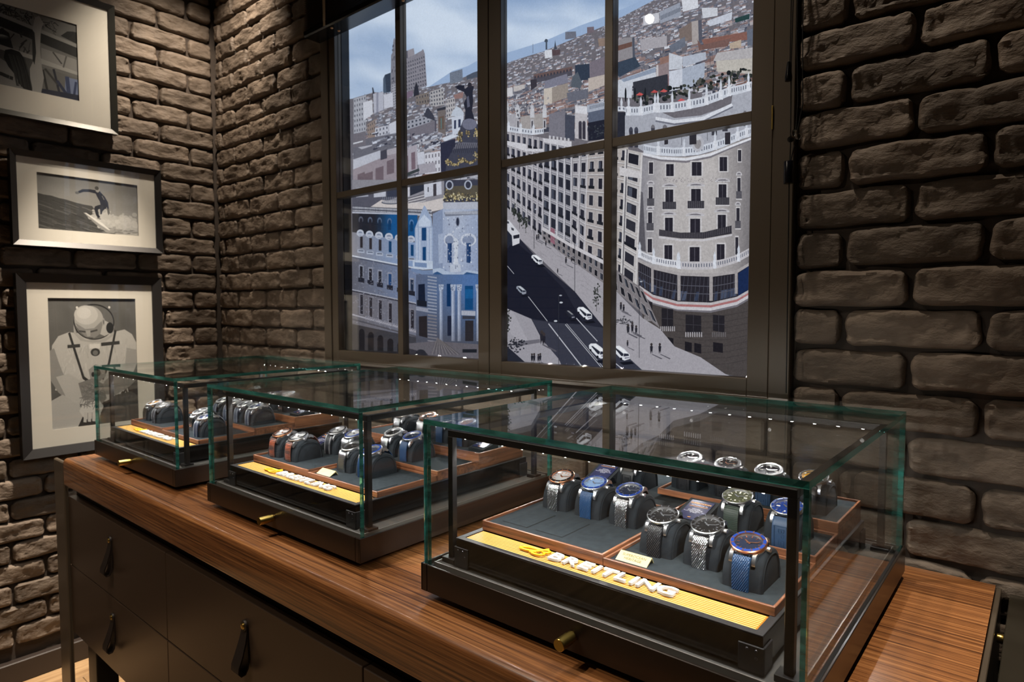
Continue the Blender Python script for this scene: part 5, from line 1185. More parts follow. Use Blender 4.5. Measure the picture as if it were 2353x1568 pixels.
def gild(x, y, n, sp, c=(168, 150, 108)):
    for k in range(n): MU.ell(*z3((x+R5.gauss(0, sp), y+R5.gauss(0, sp)))[0], R5.uniform(0.8, 2.3), R5.uniform(0.9, 2.6), jit(R5.choice((c, (196, 180, 140), (104, 92, 70), (70, 64, 58))), 10), 7)
for (x, y) in ((1240, 1010), (1300, 1005), (1360, 1015), (1238, 1050), (1372, 985)): gild(x, y, 26, 11)
for k in range(9): t = k/8; gild(1145+110*t, 1205+34*math.sin(PI*t), 7, 5); gild(1260+110*t, 1200+22*math.sin(PI*t), 7, 5)
gild(1245, 1200, 24, 12); gild(1365, 1160, 22, 12); gild(1150, 1225, 12, 8)
# left window, lower half: the corner palace ------------------------------
MU.poly(z4((300, -20), (1262, -20), (1262, 200), (300, 215)), (146, 144, 154)); MU.poly(z4((300, 60), (470, 20), (640, 45), (640, 110), (430, 190), (300, 190)), (92, 92, 106))
MU.poly(z4((430, 188), (520, 130), (650, 150), (830, 150), (985, 115), (985, 200), (880, 222), (300, 200), (300, 190)), (212, 204, 204))
for (x, w, h, c) in ((330, 90, 60, (168, 170, 186)), (462, 90, 70, (196, 198, 212)), (560, 90, 96, (62, 66, 84)), (690, 40, 120, (214, 214, 226))): MU.poly(z4((x, 100-h), (x+w, 95-h), (x+w, 105), (x, 112)), c)
MU.ell(*z4((590, 150))[0], 22, 4.5, (82, 88, 104)); MU.ell(*z4((590, 145))[0], 20, 3.6, (176, 174, 182))
for k in range(9): MU.line(z4((528+k*15, 108), (528+k*15, 150)), 0.8, (140, 148, 164))
MU.poly(z4((732, -20), (838, -20), (838, 60), (735, 100)), (50, 54, 68))
for k in range(6): MU.line(z4((722, 118+k*9), (850, 82+k*11)), 1.6, (214, 210, 214) if k % 2 else (96, 94, 104))
MU.poly(z4((838, -20), (968, -20), (972, 88), (842, 112)), (206, 208, 222)); MU.poly(z4((908, 12), (932, 8), (932, 100), (908, 104)), (70, 66, 74)); MU.poly(z4((866, 36), (874, 35), (874, 70), (866, 72)), (60, 60, 72))
MU.poly(z4((990, -20), (1262, -20), (1262, 150), (990, 160)), (66, 68, 84)); MU.poly(z4((1000, 30), (1262, 20), (1262, 115), (992, 125)), (92, 86, 76))
for k in range(170):
    x, y = R5.uniform(985, 1255), R5.gauss(112, 20); MU.ell(*z4((x, y))[0], R5.uniform(0.9, 2.4), R5.uniform(1, 2.8), jit(R5.choice(((182, 166, 120), (120, 108, 84), (60, 58, 58), (206, 196, 164))), 8), 7)
for (x, y) in ((1030, 20), (1170, 18)): MU.ell(*z4((x, y))[0], 9, 11, (176, 182, 200)); MU.ell(*z4((x, y))[0], 6, 8, (58, 60, 76))
MU.poly(z4((980, 150), (1262, 145), (1262, 200), (1200, 205), (985, 215)), (184, 188, 204))
# balustrade
MU.poly(z4((300, 176), (895, 205), (900, 250), (300, 226)), (62, 64, 78))
for k in range(64): x = 304+k*9.3; y = 180+0.052*(x-300); MU.poly(z4((x, y), (x+5, y), (x+5, y+34), (x, y+34)), jit((206, 208, 220), 14)); MU.ell(*z4((x+2.5, y+19))[0], 0.9, 1.6, (60, 62, 78), 6)
MU.poly(z4((300, 218), (900, 242), (900, 252), (300, 230)), (186, 190, 206))
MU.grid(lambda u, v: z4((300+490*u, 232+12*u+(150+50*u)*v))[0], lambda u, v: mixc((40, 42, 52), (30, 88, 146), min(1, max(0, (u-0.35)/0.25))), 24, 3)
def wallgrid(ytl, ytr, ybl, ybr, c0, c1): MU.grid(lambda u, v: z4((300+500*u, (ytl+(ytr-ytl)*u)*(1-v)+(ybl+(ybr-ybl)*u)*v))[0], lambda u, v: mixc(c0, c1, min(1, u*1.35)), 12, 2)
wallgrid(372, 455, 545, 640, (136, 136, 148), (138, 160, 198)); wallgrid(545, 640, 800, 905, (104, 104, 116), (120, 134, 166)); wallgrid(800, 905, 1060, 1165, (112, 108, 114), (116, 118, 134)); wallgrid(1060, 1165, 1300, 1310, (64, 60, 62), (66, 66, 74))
for i, x in enumerate((365, 434, 505, 580, 655, 745)):
    f = i/5; bl_ = mixc((44, 44, 54), (24, 66, 112), min(1, max(0, (x-470)/120))); y0 = 262+0.06*(x-365); hs = 1+0.15*f
    MU.ell(*z4((x, y0+18))[0], 5.2, 8, mixc((92, 96, 112), (84, 124, 174), f), 14); MU.ell(*z4((x+1, y0+24))[0], 3.4, 6, bl_, 12); MU.poly(z4((x-11, y0+28), (x+12, y0+28), (x+12, y0+82), (x-11, y0+82)), bl_)
    yb = 345+0.12*(x-365)
    MU.ell(*z4((x-5, yb+34))[0], 8.2*hs, 8, (196, 202, 218), 14); MU.ell(*z4((x-5, yb+38))[0], 5.4*hs, 5, (132, 142, 166), 12); MU.poly(z4((x-32*hs, yb+34), (x+24*hs, yb+36), (x+24*hs, yb+50), (x-32*hs, yb+48)), (188, 194, 212))
    y1 = 405+0.16*(x-365); MU.poly(z4((x-6, y1), (x+14*hs, y1+2), (x+14*hs, y1+86), (x-6, y1+84)), mixc((52, 48, 54), (24, 70, 116), min(1, max(0, (x-500)/90))))
    MU.poly(z4((x-26, y1+96), (x+26, y1+100), (x+26, y1+125), (x-26, y1+120)), (176, 184, 204)); MU.poly(z4((x-18, y1+102), (x+20, y1+105), (x+20, y1+112), (x-18, y1+110)), (84, 92, 112))
    y2 = 628+0.26*(x-365); MU.poly(z4((x-14, y2-12), (x+20, y2-8), (x+20, y2+104), (x-14, y2+100)), (150, 154, 172)); MU.poly(z4((x-8, y2), (x+14*hs, y2+3), (x+14*hs, y2+108), (x-8, y2+104)), mixc((40, 40, 48), (40, 72, 118), min(1, max(0, (x-500)/80)) if x < 640 else 0.4)); MU.poly(z4((x-20, y2+84), (x+26, y2+90), (x+26, y2+126), (x-20, y2+116)), (40, 42, 54))
    y3 = 835+0.30*(x-365); MU.poly(z4((x-12, y3-4), (x+20, y3), (x+20, y3+160), (x-12, y3+154)), (134, 132, 144)); MU.poly(z4((x-5, y3+6), (x+16*hs, y3+9), (x+16*hs, y3+154), (x-5, y3+148)), (46, 44, 52))
    y4 = 1080+0.34*(x-365); MU.ell(*z4((x+6, y4+46))[0], 6.5*hs, 9, (36, 34, 38), 14); MU.poly(z4((x-16, y4+50), (x+28, y4+52), (x+28, 1300), (x-16, 1300)), (36, 34, 38))
for (ya, yb, c) in ((545, 642, (206, 212, 226)), (556, 652, (82, 88, 108)), (800, 905, (170, 172, 186)), (808, 914, (60, 60, 72)), (985, 1120, (176, 174, 184)), (1020, 1155, (84, 82, 90))): MU.poly(z4((300, ya), (800, yb), (800, yb+11), (300, ya+10)), c)
for k in range(26): x = 400+k*15; MU.poly(z4((x, 1000+0.27*(x-400)), (x+8, 1002+0.27*(x-400)), (x+8, 1030+0.27*(x-400)), (x, 1028+0.27*(x-400))), (150, 148, 160))
for k in range(420):
    x = R5.uniform(305, 790); y = 560+0.2*(x-300)+R5.uniform(0, 480); MU.poly(z4((x, y), (x+R5.uniform(3, 12), y+2), (x+R5.uniform(3, 12), y+6), (x, y+5)), jit(R5.choice(((150, 152, 168), (96, 96, 108), (120, 122, 138))), 8))
# corner pavilion
MU.poly(z4((770, 345), (800, 270), (838, 175), (846, 175), (895, 265), (905, 345), (905, 610), (868, 650), (770, 640)), (160, 176, 206)); MU.poly(z4((800, 290), (840, 240), (890, 290), (890, 330), (800, 330)), (196, 208, 230)); MU.poly(z4((822, 340), (856, 338), (856, 436), (822, 436)), (24, 66, 116)); MU.poly(z4((828, 484), (854, 482), (854, 600), (828, 598)), (22, 68, 118))
for x in (786, 808, 868, 890): MU.poly(z4((x-6, 340), (x+6, 340), (x+6, 610), (x-6, 610)), (186, 198, 222))
MU.poly(z4((755, 580), (910, 590), (905, 650), (830, 655), (755, 640)), (196, 208, 228)); MU.poly(z4((768, 598), (860, 605), (860, 640), (768, 630)), (124, 146, 184)); MU.poly(z4((740, 640), (830, 660), (935, 655), (935, 690), (820, 690), (740, 662)), (120, 140, 176))
MU.poly(z4((905, 235), (985, 195), (1010, 690), (905, 690)), (138, 152, 182)); MU.poly(z4((945, 390), (985, 380), (990, 600), (950, 610)), (168, 180, 206))
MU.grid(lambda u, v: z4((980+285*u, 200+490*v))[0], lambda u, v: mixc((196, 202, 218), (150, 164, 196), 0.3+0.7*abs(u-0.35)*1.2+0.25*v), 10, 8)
MU.poly(z4((990, 225), (1262, 210), (1262, 240), (1000, 255)), (124, 130, 148))
for k in range(24): MU.poly(z4((1000+k*11, 216), (1006+k*11, 216), (1006+k*11, 238), (1000+k*11, 238)), (196, 200, 214))
MU.ell(*z4((1092, 295))[0], 4.6, 11, (120, 126, 146), 14); MU.ell(*z4((1092, 295))[0], 3.0, 9, (40, 46, 66), 14)
for (x, r) in ((1030, 10), (1172, 14)):
    MU.ell(*z4((x, 430))[0], r*1.3, 15, (204, 210, 226), 18); MU.ell(*z4((x, 434))[0], r, 11, (138, 150, 178), 16); MU.poly(z4((x-14, 455), (x+18, 455), (x+18, 606), (x-14, 600)), (34, 62, 108)); MU.poly(z4((x-6, 455), (x-2, 455), (x-2, 604), (x-6, 602)), (70, 96, 140))
MU.poly(z4((1060, 425), (1080, 415), (1098, 440), (1090, 560), (1100, 620), (1060, 620), (1068, 540)), (206, 212, 226)); MU.poly(z4((1036, 615), (1112, 610), (1116, 670), (1034, 675)), (190, 198, 216))
for k in range(120): MU.ell(*z4((R5.uniform(985, 1255), R5.uniform(245, 650)))[0], R5.uniform(0.6, 2), R5.uniform(0.6, 2.6), jit(R5.choice(((214, 220, 234), (116, 124, 148), (150, 160, 186))), 8), 6)
MU.poly(z4((905, 690), (940, 660), (1000, 655), (1040, 690), (1110, 700), (1160, 665), (1262, 690), (1262, 730), (1160, 710), (1110, 745), (1000, 735), (940, 705), (905, 720)), (54, 88, 134)); MU.poly(z4((905, 650), (960, 640), (1010, 665), (1100, 688), (1160, 655), (1262, 672), (1262, 690), (1160, 672), (1110, 708), (1000, 700), (940, 668), (905, 680)), (176, 190, 214))
# columns below the drum
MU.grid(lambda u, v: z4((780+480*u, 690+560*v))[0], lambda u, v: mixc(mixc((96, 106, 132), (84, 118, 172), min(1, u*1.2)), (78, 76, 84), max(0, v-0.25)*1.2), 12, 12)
for k in range(22): y = 700+k*24; MU.poly(z4((866, y), (935, y+10), (935, y+20), (866, y+10)), jit((150, 158, 178) if k < 12 else (128, 126, 136), 8))
MU.poly(z4((796, 765), (845, 760), (850, 930), (796, 925)), (26, 34, 54)); MU.poly(z4((786, 880), (860, 890), (860, 935), (786, 925)), (30, 34, 46)); MU.poly(z4((800, 1005), (862, 1000), (865, 1165), (802, 1150)), (44, 40, 44)); MU.poly(z4((780, 930), (870, 945), (870, 975), (780, 958)), (150, 154, 172))
for (x0, x1, y0, y1, c) in ((1010, 1040, 760, 930, (18, 52, 96)), (1146, 1208, 775, 955, (22, 74, 126)), (1015, 1045, 1000, 1150, (34, 40, 60)), (1148, 1210, 1035, 1190, (46, 44, 50))): MU.poly(z4((x0, y0), (x1, y0), (x1, y1), (x0, y1)), c)
MU.poly(z4((1148, 800), (1206, 800), (1206, 870), (1148, 870)), (28, 92, 150)); MU.poly(z4((1120, 960), (1226, 965), (1226, 1000), (1120, 995)), (172, 176, 192)); MU.poly(z4((1128, 1000), (1222, 1002), (1222, 1025), (1128, 1024)), (60, 62, 74))
for (x, w) in ((968, 24), (1058, 26), (1104, 26), (1246, 26)):
    MU.grid(lambda u, v: z4((x-w/2+w*u, 800+390*v))[0], lambda u, v: mixc(mixc((186, 196, 218), (104, 116, 146), abs(u-0.3)*1.3), (96, 96, 108), max(0, v-0.5)), 4, 6); MU.poly(z4((x-w*0.8, 765), (x+w*0.8, 765), (x+w*0.6, 812), (x-w*0.6, 812)), (176, 186, 208))
    for k in range(10): MU.ell(*z4((x+R5.uniform(-16, 16), R5.uniform(768, 810)))[0], 1.2, 1.4, jit((110, 120, 146), 12), 6)
MU.poly(z4((300, 1255), (690, 1270), (690, 1330), (300, 1330)), (44, 42, 46)); MU.poly(z4((690, 1210), (930, 1190), (1262, 1215), (1262, 1345), (690, 1310)), (104, 100, 108)); MU.poly(z4((690, 1235), (860, 1280), (880, 1310), (690, 1310)), (58, 56, 64)); MU.ell(*z4((815, 1290))[0], 13, 12, (46, 46, 54), 16)
for k in range(16): MU.line(z4((940+k*3, 1165+k*2), (900+k*14, 1290)), 1.2, (84, 80, 84) if k % 2 else (130, 124, 126))
MU.poly(z4((1128, 1250), (1236, 1250), (1236, 1276), (1128, 1276)), (34, 36, 44))
# right window: rows of roofs and terraces ------------------------------------
for (q, c) in ((((430, 380), (485, 372), (488, 430), (432, 440)), (220, 222, 232)), (((485, 375), (548, 372), (545, 412), (488, 420)), (92, 76, 82)), (((585, 240), (665, 236), (668, 285), (585, 298)), (116, 120, 136)), (((748, 205), (800, 200), (802, 240), (750, 255)), (120, 108, 118)), (((830, 290), (888, 285), (888, 345), (838, 350)), (150, 130, 120)),
               (((350, 560), (640, 500), (640, 530), (350, 595)), (112, 92, 92)), (((350, 590), (640, 530), (640, 570), (350, 625)), (86, 84, 96)), (((435, 610), (600, 555), (612, 620), (430, 670)), (132, 132, 150)), (((428, 668), (490, 660), (490, 780), (430, 790)), (206, 196, 188)), (((490, 660), (610, 625), (612, 730), (490, 775)), (158, 148, 142)), (((325, 600), (372, 595), (375, 650), (330, 680)), (64, 60, 70)),
               (((140, 665), (190, 655), (195, 720), (145, 730)), (214, 212, 218)), (((198, 650), (282, 635), (285, 665), (200, 690)), (200, 194, 194)), (((660, 490), (770, 480), (772, 600), (660, 610)), (56, 66, 84)), (((768, 470), (890, 425), (888, 560), (770, 585)), (126, 118, 130)), (((760, 590), (888, 560), (888, 640), (762, 690)), (196, 184, 178)), (((640, 580), (680, 540), (715, 630), (700, 665), (630, 655)), (92, 100, 112)), (((600, 700), (760, 670), (762, 740), (610, 770)), (110, 112, 126)), (((470, 860), (590, 830), (590, 1040), (470, 1030)), (128, 126, 138)), (((590, 865), (665, 870), (660, 1060), (590, 1045)), (74, 78, 94)), (((255, 880), (430, 850), (430, 960), (255, 975)), (170, 164, 164)), (((140, 840), (240, 870), (235, 960), (140, 950)), (176, 174, 182))): MU.poly(z5(*q), c)
MU.poly(z5((432, 300), (440, 292), (452, 296), (455, 312), (450, 318), (450, 372), (438, 374), (438, 318), (428, 314)), (74, 84, 100)); MU.line(z5((342, 330), (342, 400)), 0.9, (90, 100, 120)); MU.poly(z5((504, 345), (510, 300), (516, 345), (524, 370), (500, 372)), (70, 76, 90))
for k in range(12): MU.poly(z5((355+k*24, 575-k*5.0), (367+k*24, 572-k*5.0), (367+k*24, 590-k*5.0), (355+k*24, 593-k*5)), (66, 66, 78))
for (x, y) in ((150, 830), (235, 860), (342, 860), (435, 860)):
    MU.poly(z5((x-14, y-40), (x+16, y-46), (x+18, y+26), (x-14, y+28)), (206, 206, 214)); MU.ell(*z5((x, y-55))[0], 4, 5, (198, 198, 208)); MU.poly(z5((x-10, y+40), (x+14, y+38), (x+14, y+110), (x-10, y+112)), (190, 188, 196)); MU.poly(z5((x-3, y+52), (x+7, y+50), (x+7, y+100), (x-3, y+102)), (66, 64, 74))
for k in range(70): x, y = R5.uniform(145, 460), R5.uniform(720, 860); MU.poly(z5((x, y), (x+R5.uniform(4, 16), y-2), (x+R5.uniform(4, 14), y+R5.uniform(6, 26)), (x, y+R5.uniform(6, 22))), jit(R5.choice(((210, 210, 218), (160, 158, 166), (100, 98, 108), (180, 176, 180))), 8))
MU.poly(z5((760, 790), (888, 765), (888, 905), (765, 930)), (96, 104, 124)); MU.poly(z5((755, 795), (888, 765), (888, 820), (755, 850)), (176, 182, 198))
for k in range(16): MU.line(z5((775+k*7, 800-k*1.6), (775+k*7, 824-k*1.6)), 0.9, (90, 98, 116))
MU.poly(z5((760, 925), (888, 900), (888, 1050), (765, 1060)), (38, 40, 54))
for k in range(40): MU.ell(*z5((R5.uniform(765, 885), R5.uniform(940, 1040)))[0], 2, 1.8, jit((56, 60, 70), 16), 6)
# right pane roofs (z6)
for (q, c) in ((((100, 320), (185, 285), (258, 280), (258, 430), (105, 470)), (150, 146, 152)), (((115, 350), (240, 315), (240, 350), (118, 388)), (112, 84, 78)), (((240, 285), (258, 280), (262, 430), (245, 440)), (88, 92, 106)), (((105, 480), (265, 430), (305, 500), (150, 580), (110, 560)), (62, 74, 92)), (((100, 620), (420, 505), (425, 590), (245, 650), (240, 740), (100, 730)), (208, 212, 224)), (((160, 600), (420, 510), (422, 545), (180, 620)), (150, 162, 184)),
               (((425, 500), (520, 470), (522, 640), (425, 690)), (150, 134, 138)), (((430, 590), (520, 570), (522, 680), (432, 700)), (128, 100, 104)), (((425, 495), (440, 490), (440, 690), (425, 700)), (206, 200, 204)), (((250, 620), (510, 560), (515, 720), (255, 740)), (58, 60, 70)),
               (((520, 400), (620, 430), (620, 520), (520, 530)), (206, 210, 222)), (((620, 430), (795, 395), (800, 450), (625, 510)), (186, 192, 208)), (((520, 540), (620, 520), (620, 670), (520, 690)), (210, 214, 228)), (((620, 520), (790, 470), (785, 580), (715, 640), (620, 690)), (176, 184, 202)),
               (((590, 225), (695, 160), (700, 300), (600, 320)), (130, 116, 112)), (((685, 165), (760, 150), (765, 320), (690, 340)), (176, 168, 168)), (((735, 155), (762, 150), (766, 320), (740, 330)), (92, 94, 108)), (((520, 350), (640, 280), (645, 350), (540, 400)), (112, 118, 134)), (((760, 300), (1100, 240), (1110, 300), (780, 340)), (140, 100, 92)), (((730, 300), (760, 340), (980, 290), (960, 350), (740, 380)), (124, 96, 92)), (((870, 460), (1145, 440), (1145, 560), (880, 540)), (198, 192, 186)), (((880, 400), (1145, 360), (1145, 440), (850, 460)), (188, 184, 188)), (((1100, 230), (1150, 215), (1150, 340), (1105, 350)), (110, 116, 132)), (((970, 330), (1060, 300), (1060, 360), (975, 370)), (190, 172, 156)),
               (((800, 160), (990, 90), (985, 150), (820, 200)), (206, 210, 224)), (((1010, 140), (1120, 105), (1120, 145), (1012, 172)), (46, 72, 74)), (((610, 0), (730, -20), (735, 60), (620, 90)), (222, 224, 234)), (((320, 120), (440, 95), (442, 170), (322, 195)), (206, 206, 216)), (((445, 90), (600, 20), (605, 120), (450, 180)), (160, 166, 182)), (((760, 60), (880, 60), (880, 120), (770, 140)), (212, 214, 224)), (((300, 300), (500, 270), (500, 350), (310, 380)), (176, 172, 180)), (((450, 440), (520, 420), (520, 470), (455, 490)), (150, 118, 110))): MU.poly(z6(*q), c)
for k in range(14): MU.poly(z6((455+k*10.5, 120-k*4.6), (460+k*10.5, 118-k*4.6), (460+k*10.5, 150-k*4.6), (455+k*10.5, 152-k*4.6)), (92, 98, 114))
for k in range(130):                     # garden on the roof terrace
    x = R5.uniform(255, 1140); y = (780-0.20*(x-255)) + R5.uniform(-70, 25) if x < 700 else 690-0.24*(x-700)+R5.uniform(-80, 20)
    MU.ell(*z6((x, y))[0], R5.uniform(2, 6), R5.uniform(2, 6), jit(R5.choice(((46, 50, 48), (66, 70, 66), (92, 92, 88), (36, 40, 44))), 6), 8)
for (x, y, c) in ((300, 710, (206, 92, 92)), (480, 685, (206, 96, 96)), (605, 750, (206, 96, 100)), (410, 690, (190, 84, 84))): MU.poly(z6((x-28, y+8), (x, y-12), (x+30, y+2), (x+10, y+12)), c)
for x in (128, 195, 265, 342): MU.ell(*z6((x, 715))[0], 2.3, 17, (34, 38, 44), 10)
# white parapet with finials
def curve(pts, u):
    f = u*(len(pts)-1); i = min(int(f), len(pts)-2); t = f-i; return (pts[i][0]+(pts[i+1][0]-pts[i][0])*t, pts[i][1]+(pts[i+1][1]-pts[i][1])*t)
def parapet(top, h, n, zf, c=(214, 218, 230), fin=(), fh=60, post=0):
    bot = [(x, y+h) for x, y in top]; MU.poly(zf(*(top+bot[::-1])), c)
    for k in range(n):
        a = curve(top, (k+0.3)/n); b = curve(top, (k+0.7)/n); MU.poly(zf((a[0], a[1]+h*0.22), (b[0], b[1]+h*0.22), (b[0], b[1]+h*0.66), (a[0], a[1]+h*0.66)), jit((108, 112, 128), 10))
    for u in fin:
        a = curve(top, u); MU.poly(zf((a[0]-h*0.20, a[1]-4), (a[0]+h*0.20, a[1]-4), (a[0]+h*0.22, a[1]+h), (a[0]-h*0.22, a[1]+h)), (226, 228, 238)); MU.poly(zf((a[0]-7, a[1]-4), (a[0]-9, a[1]-fh*0.5), (a[0], a[1]-fh), (a[0]+9, a[1]-fh*0.5), (a[0]+7, a[1]-4)), (214, 218, 230))
parapet([(100, 800), (180, 802), (200, 812)], 36, 5, z6, fin=(0.4,), fh=70); MU.poly(z6((100, 845), (195, 845), (190, 1030), (98, 1040)), (46, 48, 60))
MU.poly(z6((190, 870), (330, 865), (430, 830), (560, 890), (760, 870), (985, 790), (1000, 690), (1140, 660), (1140, 1060), (330, 1140), (190, 1050)), (176, 178, 190))
parapet([(195, 805), (310, 805), (420, 780)], 66, 12, z6, fin=(0.1, 0.5, 0.98), fh=80); parapet([(425, 780), (545, 775), (660, 755), (780, 730), (890, 690), (985, 650)], 70, 26, z6, fin=(0.02, 0.2, 0.42, 0.64, 0.84, 0.97), fh=90); parapet([(985, 655), (1060, 640), (1140, 615)], 66, 9, z6, fin=(0.85,), fh=80)
MU.poly(z6((420, 880), (560, 905), (770, 880), (990, 780), (1000, 800), (780, 905), (560, 930), (420, 905)), (226, 228, 238)); MU.poly(z6((420, 905), (560, 930), (780, 905), (1000, 800), (1000, 812), (780, 918), (560, 944), (420, 918)), (120, 122, 136))
for x in (235, 275): MU.ell(*z6((x, 985))[0], 4.8, 9, (74, 76, 90), 12); MU.poly(z6((x-12, 985), (x+14, 985), (x+14, 1110), (x-12, 1110)), (60, 60, 72))
for (x, y, w) in ((400, 965, 14), (490, 965, 16), (860, 930, 20), (940, 900, 20), (1090, 860, 14)): MU.ell(*z6((x, y))[0], w/3, 8, (116, 114, 122), 12); MU.poly(z6((x-w, y), (x+w, y), (x+w, y+90), (x-w, y+90)), (70, 70, 80))
# curved palace on the corner --------------------------------------------
GT_ = [(325, 1140), (400, 1160), (460, 1172), (560, 1182), (650, 1182), (740, 1170), (830, 1148), (900, 1120), (980, 1085), (1060, 1050), (1135, 1030)]
MU.poly(z6(*GT_)+z8((1035, 640), (950, 690), (780, 712), (560, 705), (375, 662), (260, 610), (245, 200)), (178, 172, 174))
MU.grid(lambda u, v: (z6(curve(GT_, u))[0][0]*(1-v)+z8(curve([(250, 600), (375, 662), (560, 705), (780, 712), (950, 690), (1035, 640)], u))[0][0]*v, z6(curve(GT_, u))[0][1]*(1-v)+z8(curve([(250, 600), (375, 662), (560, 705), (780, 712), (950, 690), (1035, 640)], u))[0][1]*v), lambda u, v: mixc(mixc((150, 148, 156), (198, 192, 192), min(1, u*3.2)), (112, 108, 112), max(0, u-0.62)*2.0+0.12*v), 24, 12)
MU.poly(z8((245, 100), (300, 130), (320, 540), (250, 520)), (96, 94, 102))
parapet([(330, 1085), (400, 1100), (460, 1105), (560, 1112), (640, 1110)], 66, 22, z6, fin=(0.42, 0.98), fh=70); parapet([(640, 1108), (740, 1100), (830, 1075), (920, 1045), (1000, 1010), (1080, 975), (1135, 960)], 66, 30, z6, fin=(0.40, 0.74, 0.90), fh=80)
MU.poly(z6((325, 1150), (460, 1180), (650, 1190), (830, 1155), (980, 1095), (1135, 1035), (1135, 1052), (980, 1112), (830, 1175), (650, 1210), (460, 1200), (325, 1168)), (230, 230, 238)); MU.poly(z6((325, 1168), (460, 1200), (650, 1210), (830, 1175), (980, 1112), (1135, 1052), (1135, 1062), (980, 1124), (830, 1190), (650, 1226), (460, 1214), (325, 1182)), (128, 124, 132))
MU.ell(*z6((736, 1080))[0], 14, 19, (190, 190, 200), 20); MU.ell(*z6((736, 1082))[0], 8, 12, (150, 146, 150), 16); MU.ell(*z6((736, 1040))[0], 6, 5, (200, 200, 208), 12)
for (x, y) in ((615, 1025), (808, 990)): MU.poly(z6((x-44, y+6), (x, y-14), (x+44, y+2)), (34, 34, 44)); MU.line(z6((x, y), (x, y+70)), 0.9, (44, 44, 54))
for (x, w) in ((500, 14), (700, 26), (960, 20)): MU.poly(z6((x-w, 1000), (x+w, 996), (x+w, 1085), (x-w, 1090)), (52, 50, 58))
W6 = [(235, 13, 1200, 1270, z6), (140, 13, 1168, 1245, z6)]
def win(zf, x, w, y0, y1, balc=False, ped=False, cl=(44, 42, 52)):
    MU.poly(zf((x-w*1.35, y0-10), (x+w*1.35, y0-10), (x+w*1.35, y1+8), (x-w*1.35, y1+8)), (206, 202, 206)); MU.poly(zf((x-w, y0), (x+w, y0), (x+w, y1), (x-w, y1)), cl); MU.poly(zf((x-w*0.08, y0), (x+w*0.08, y0), (x+w*0.08, y1), (x-w*0.08, y1)), (84, 82, 92)); MU.poly(zf((x-w, y0), (x+w, y0), (x+w, y0+4), (x-w, y0+4)), (24, 24, 32))
    if ped: MU.ell(*zf((x, y0-24))[0], w*0.62, 7, (196, 192, 198), 14, 0, PI, 2*PI); MU.ell(*zf((x, y0-22))[0], w*0.42, 4.4, (126, 122, 130), 12, 0, PI, 2*PI); MU.poly(zf((x-w*1.9, y0-24), (x+w*1.9, y0-24), (x+w*1.9, y0-18), (x-w*1.9, y0-18)), (206, 204, 210))
    if balc:
        MU.poly(zf((x-w*1.75, y1-44), (x+w*1.75, y1-44), (x+w*1.75, y1+8), (x-w*1.75, y1+8)), (58, 56, 64))
        for k in range(9): a = x-w*1.7+k*w*0.42; MU.line(zf((a, y1-42), (a, y1+6)), 0.8, (112, 110, 118))
        MU.poly(zf((x-w*1.9, y1+8), (x+w*1.9, y1+8), (x+w*1.8, y1+16), (x-w*1.8, y1+16)), (212, 208, 212))
for (x, w, y0, y1) in ((386, 15, 1222, 1308), (528, 28, 1235, 1325), (728, 36, 1220, 1322), (928, 28, 1182, 1288), (1050, 12, 1130, 1215)): win(z6, x, w, y0, y1)
for (x, w, y0, y1) in ((354, 14, 92, 215), (483, 27, 110, 238), (667, 33, 106, 232), (851, 27, 74, 208), (965, 11, 30, 165)): win(z8, x, w, y0, y1, True, True)
for (x, w, y0, y1) in ((350, 14, 268, 385), (480, 27, 305, 430), (662, 34, 312, 430), (846, 28, 285, 410), (958, 11, 238, 370)): win(z8, x, w, y0, y1, x < 400 or x > 900, True)
for (x, w, y0, y1) in ((348, 15, 452, 545), (476, 27, 495, 595), (658, 34, 508, 608), (838, 27, 488, 598), (950, 10, 440, 560)): win(z8, x, w, y0, y1)
MU.poly(z8((412, 385), (560, 408), (720, 405), (915, 358), (915, 415), (720, 450), (560, 448), (412, 430)), (54, 52, 60))
for k in range(44): u = k/43; a = curve([(414, 388), (560, 410), (720, 407), (913, 360)], u); MU.line(z8(a, (a[0], a[1]+42)), 0.7, (116, 112, 120))
MU.poly(z8((408, 432), (560, 452), (720, 455), (918, 418), (918, 430), (720, 468), (560, 466), (408, 446)), (206, 202, 208))
for k in range(60): x, y = R5.uniform(420, 940), R5.uniform(30, 60); MU.ell(*z8((x, y+0.0*x))[0], 1.4, 1.0, jit((150, 144, 150), 14), 6)
parapet([(250, 515), (320, 550), (375, 572), (460, 590), (550, 602)], 52, 22, z8, (222, 222, 230), (0.1, 0.5, 0.98), 60); parapet([(550, 605), (660, 612), (770, 608), (860, 590), (955, 560), (1035, 515)], 54, 30, z8, (200, 196, 202), (0.0, 0.46, 0.82), 66)
band_t = [(258, 606), (375, 664), (560, 706), (780, 714), (950, 690), (1036, 636)]; band_b = [(275, 772), (370, 838), (540, 884), (770, 892), (950, 852), (1036, 802)]
MU.poly(z8(*[(x, y-22) for x, y in band_t])+z8(*band_t[::-1]), (176, 170, 172)); MU.poly(z8(*(band_t+band_b[::-1])), (44, 42, 50))
for k in range(40):
    a, b = curve(band_t, k/40), curve(band_b, k/40); MU.line(z8((a[0], a[1]+6), (b[0], b[1]-4)), 0.9, (84, 84, 96))
    if R5.random() < 0.5: c, d = curve(band_t, (k+0.8)/40), curve(band_b, (k+0.8)/40); MU.poly(z8((a[0], a[1]*0.4+b[1]*0.6), (c[0], c[1]*0.4+d[1]*0.6), (d[0], d[1]-8), (b[0], b[1]-8)), jit((70, 78, 100), 14))
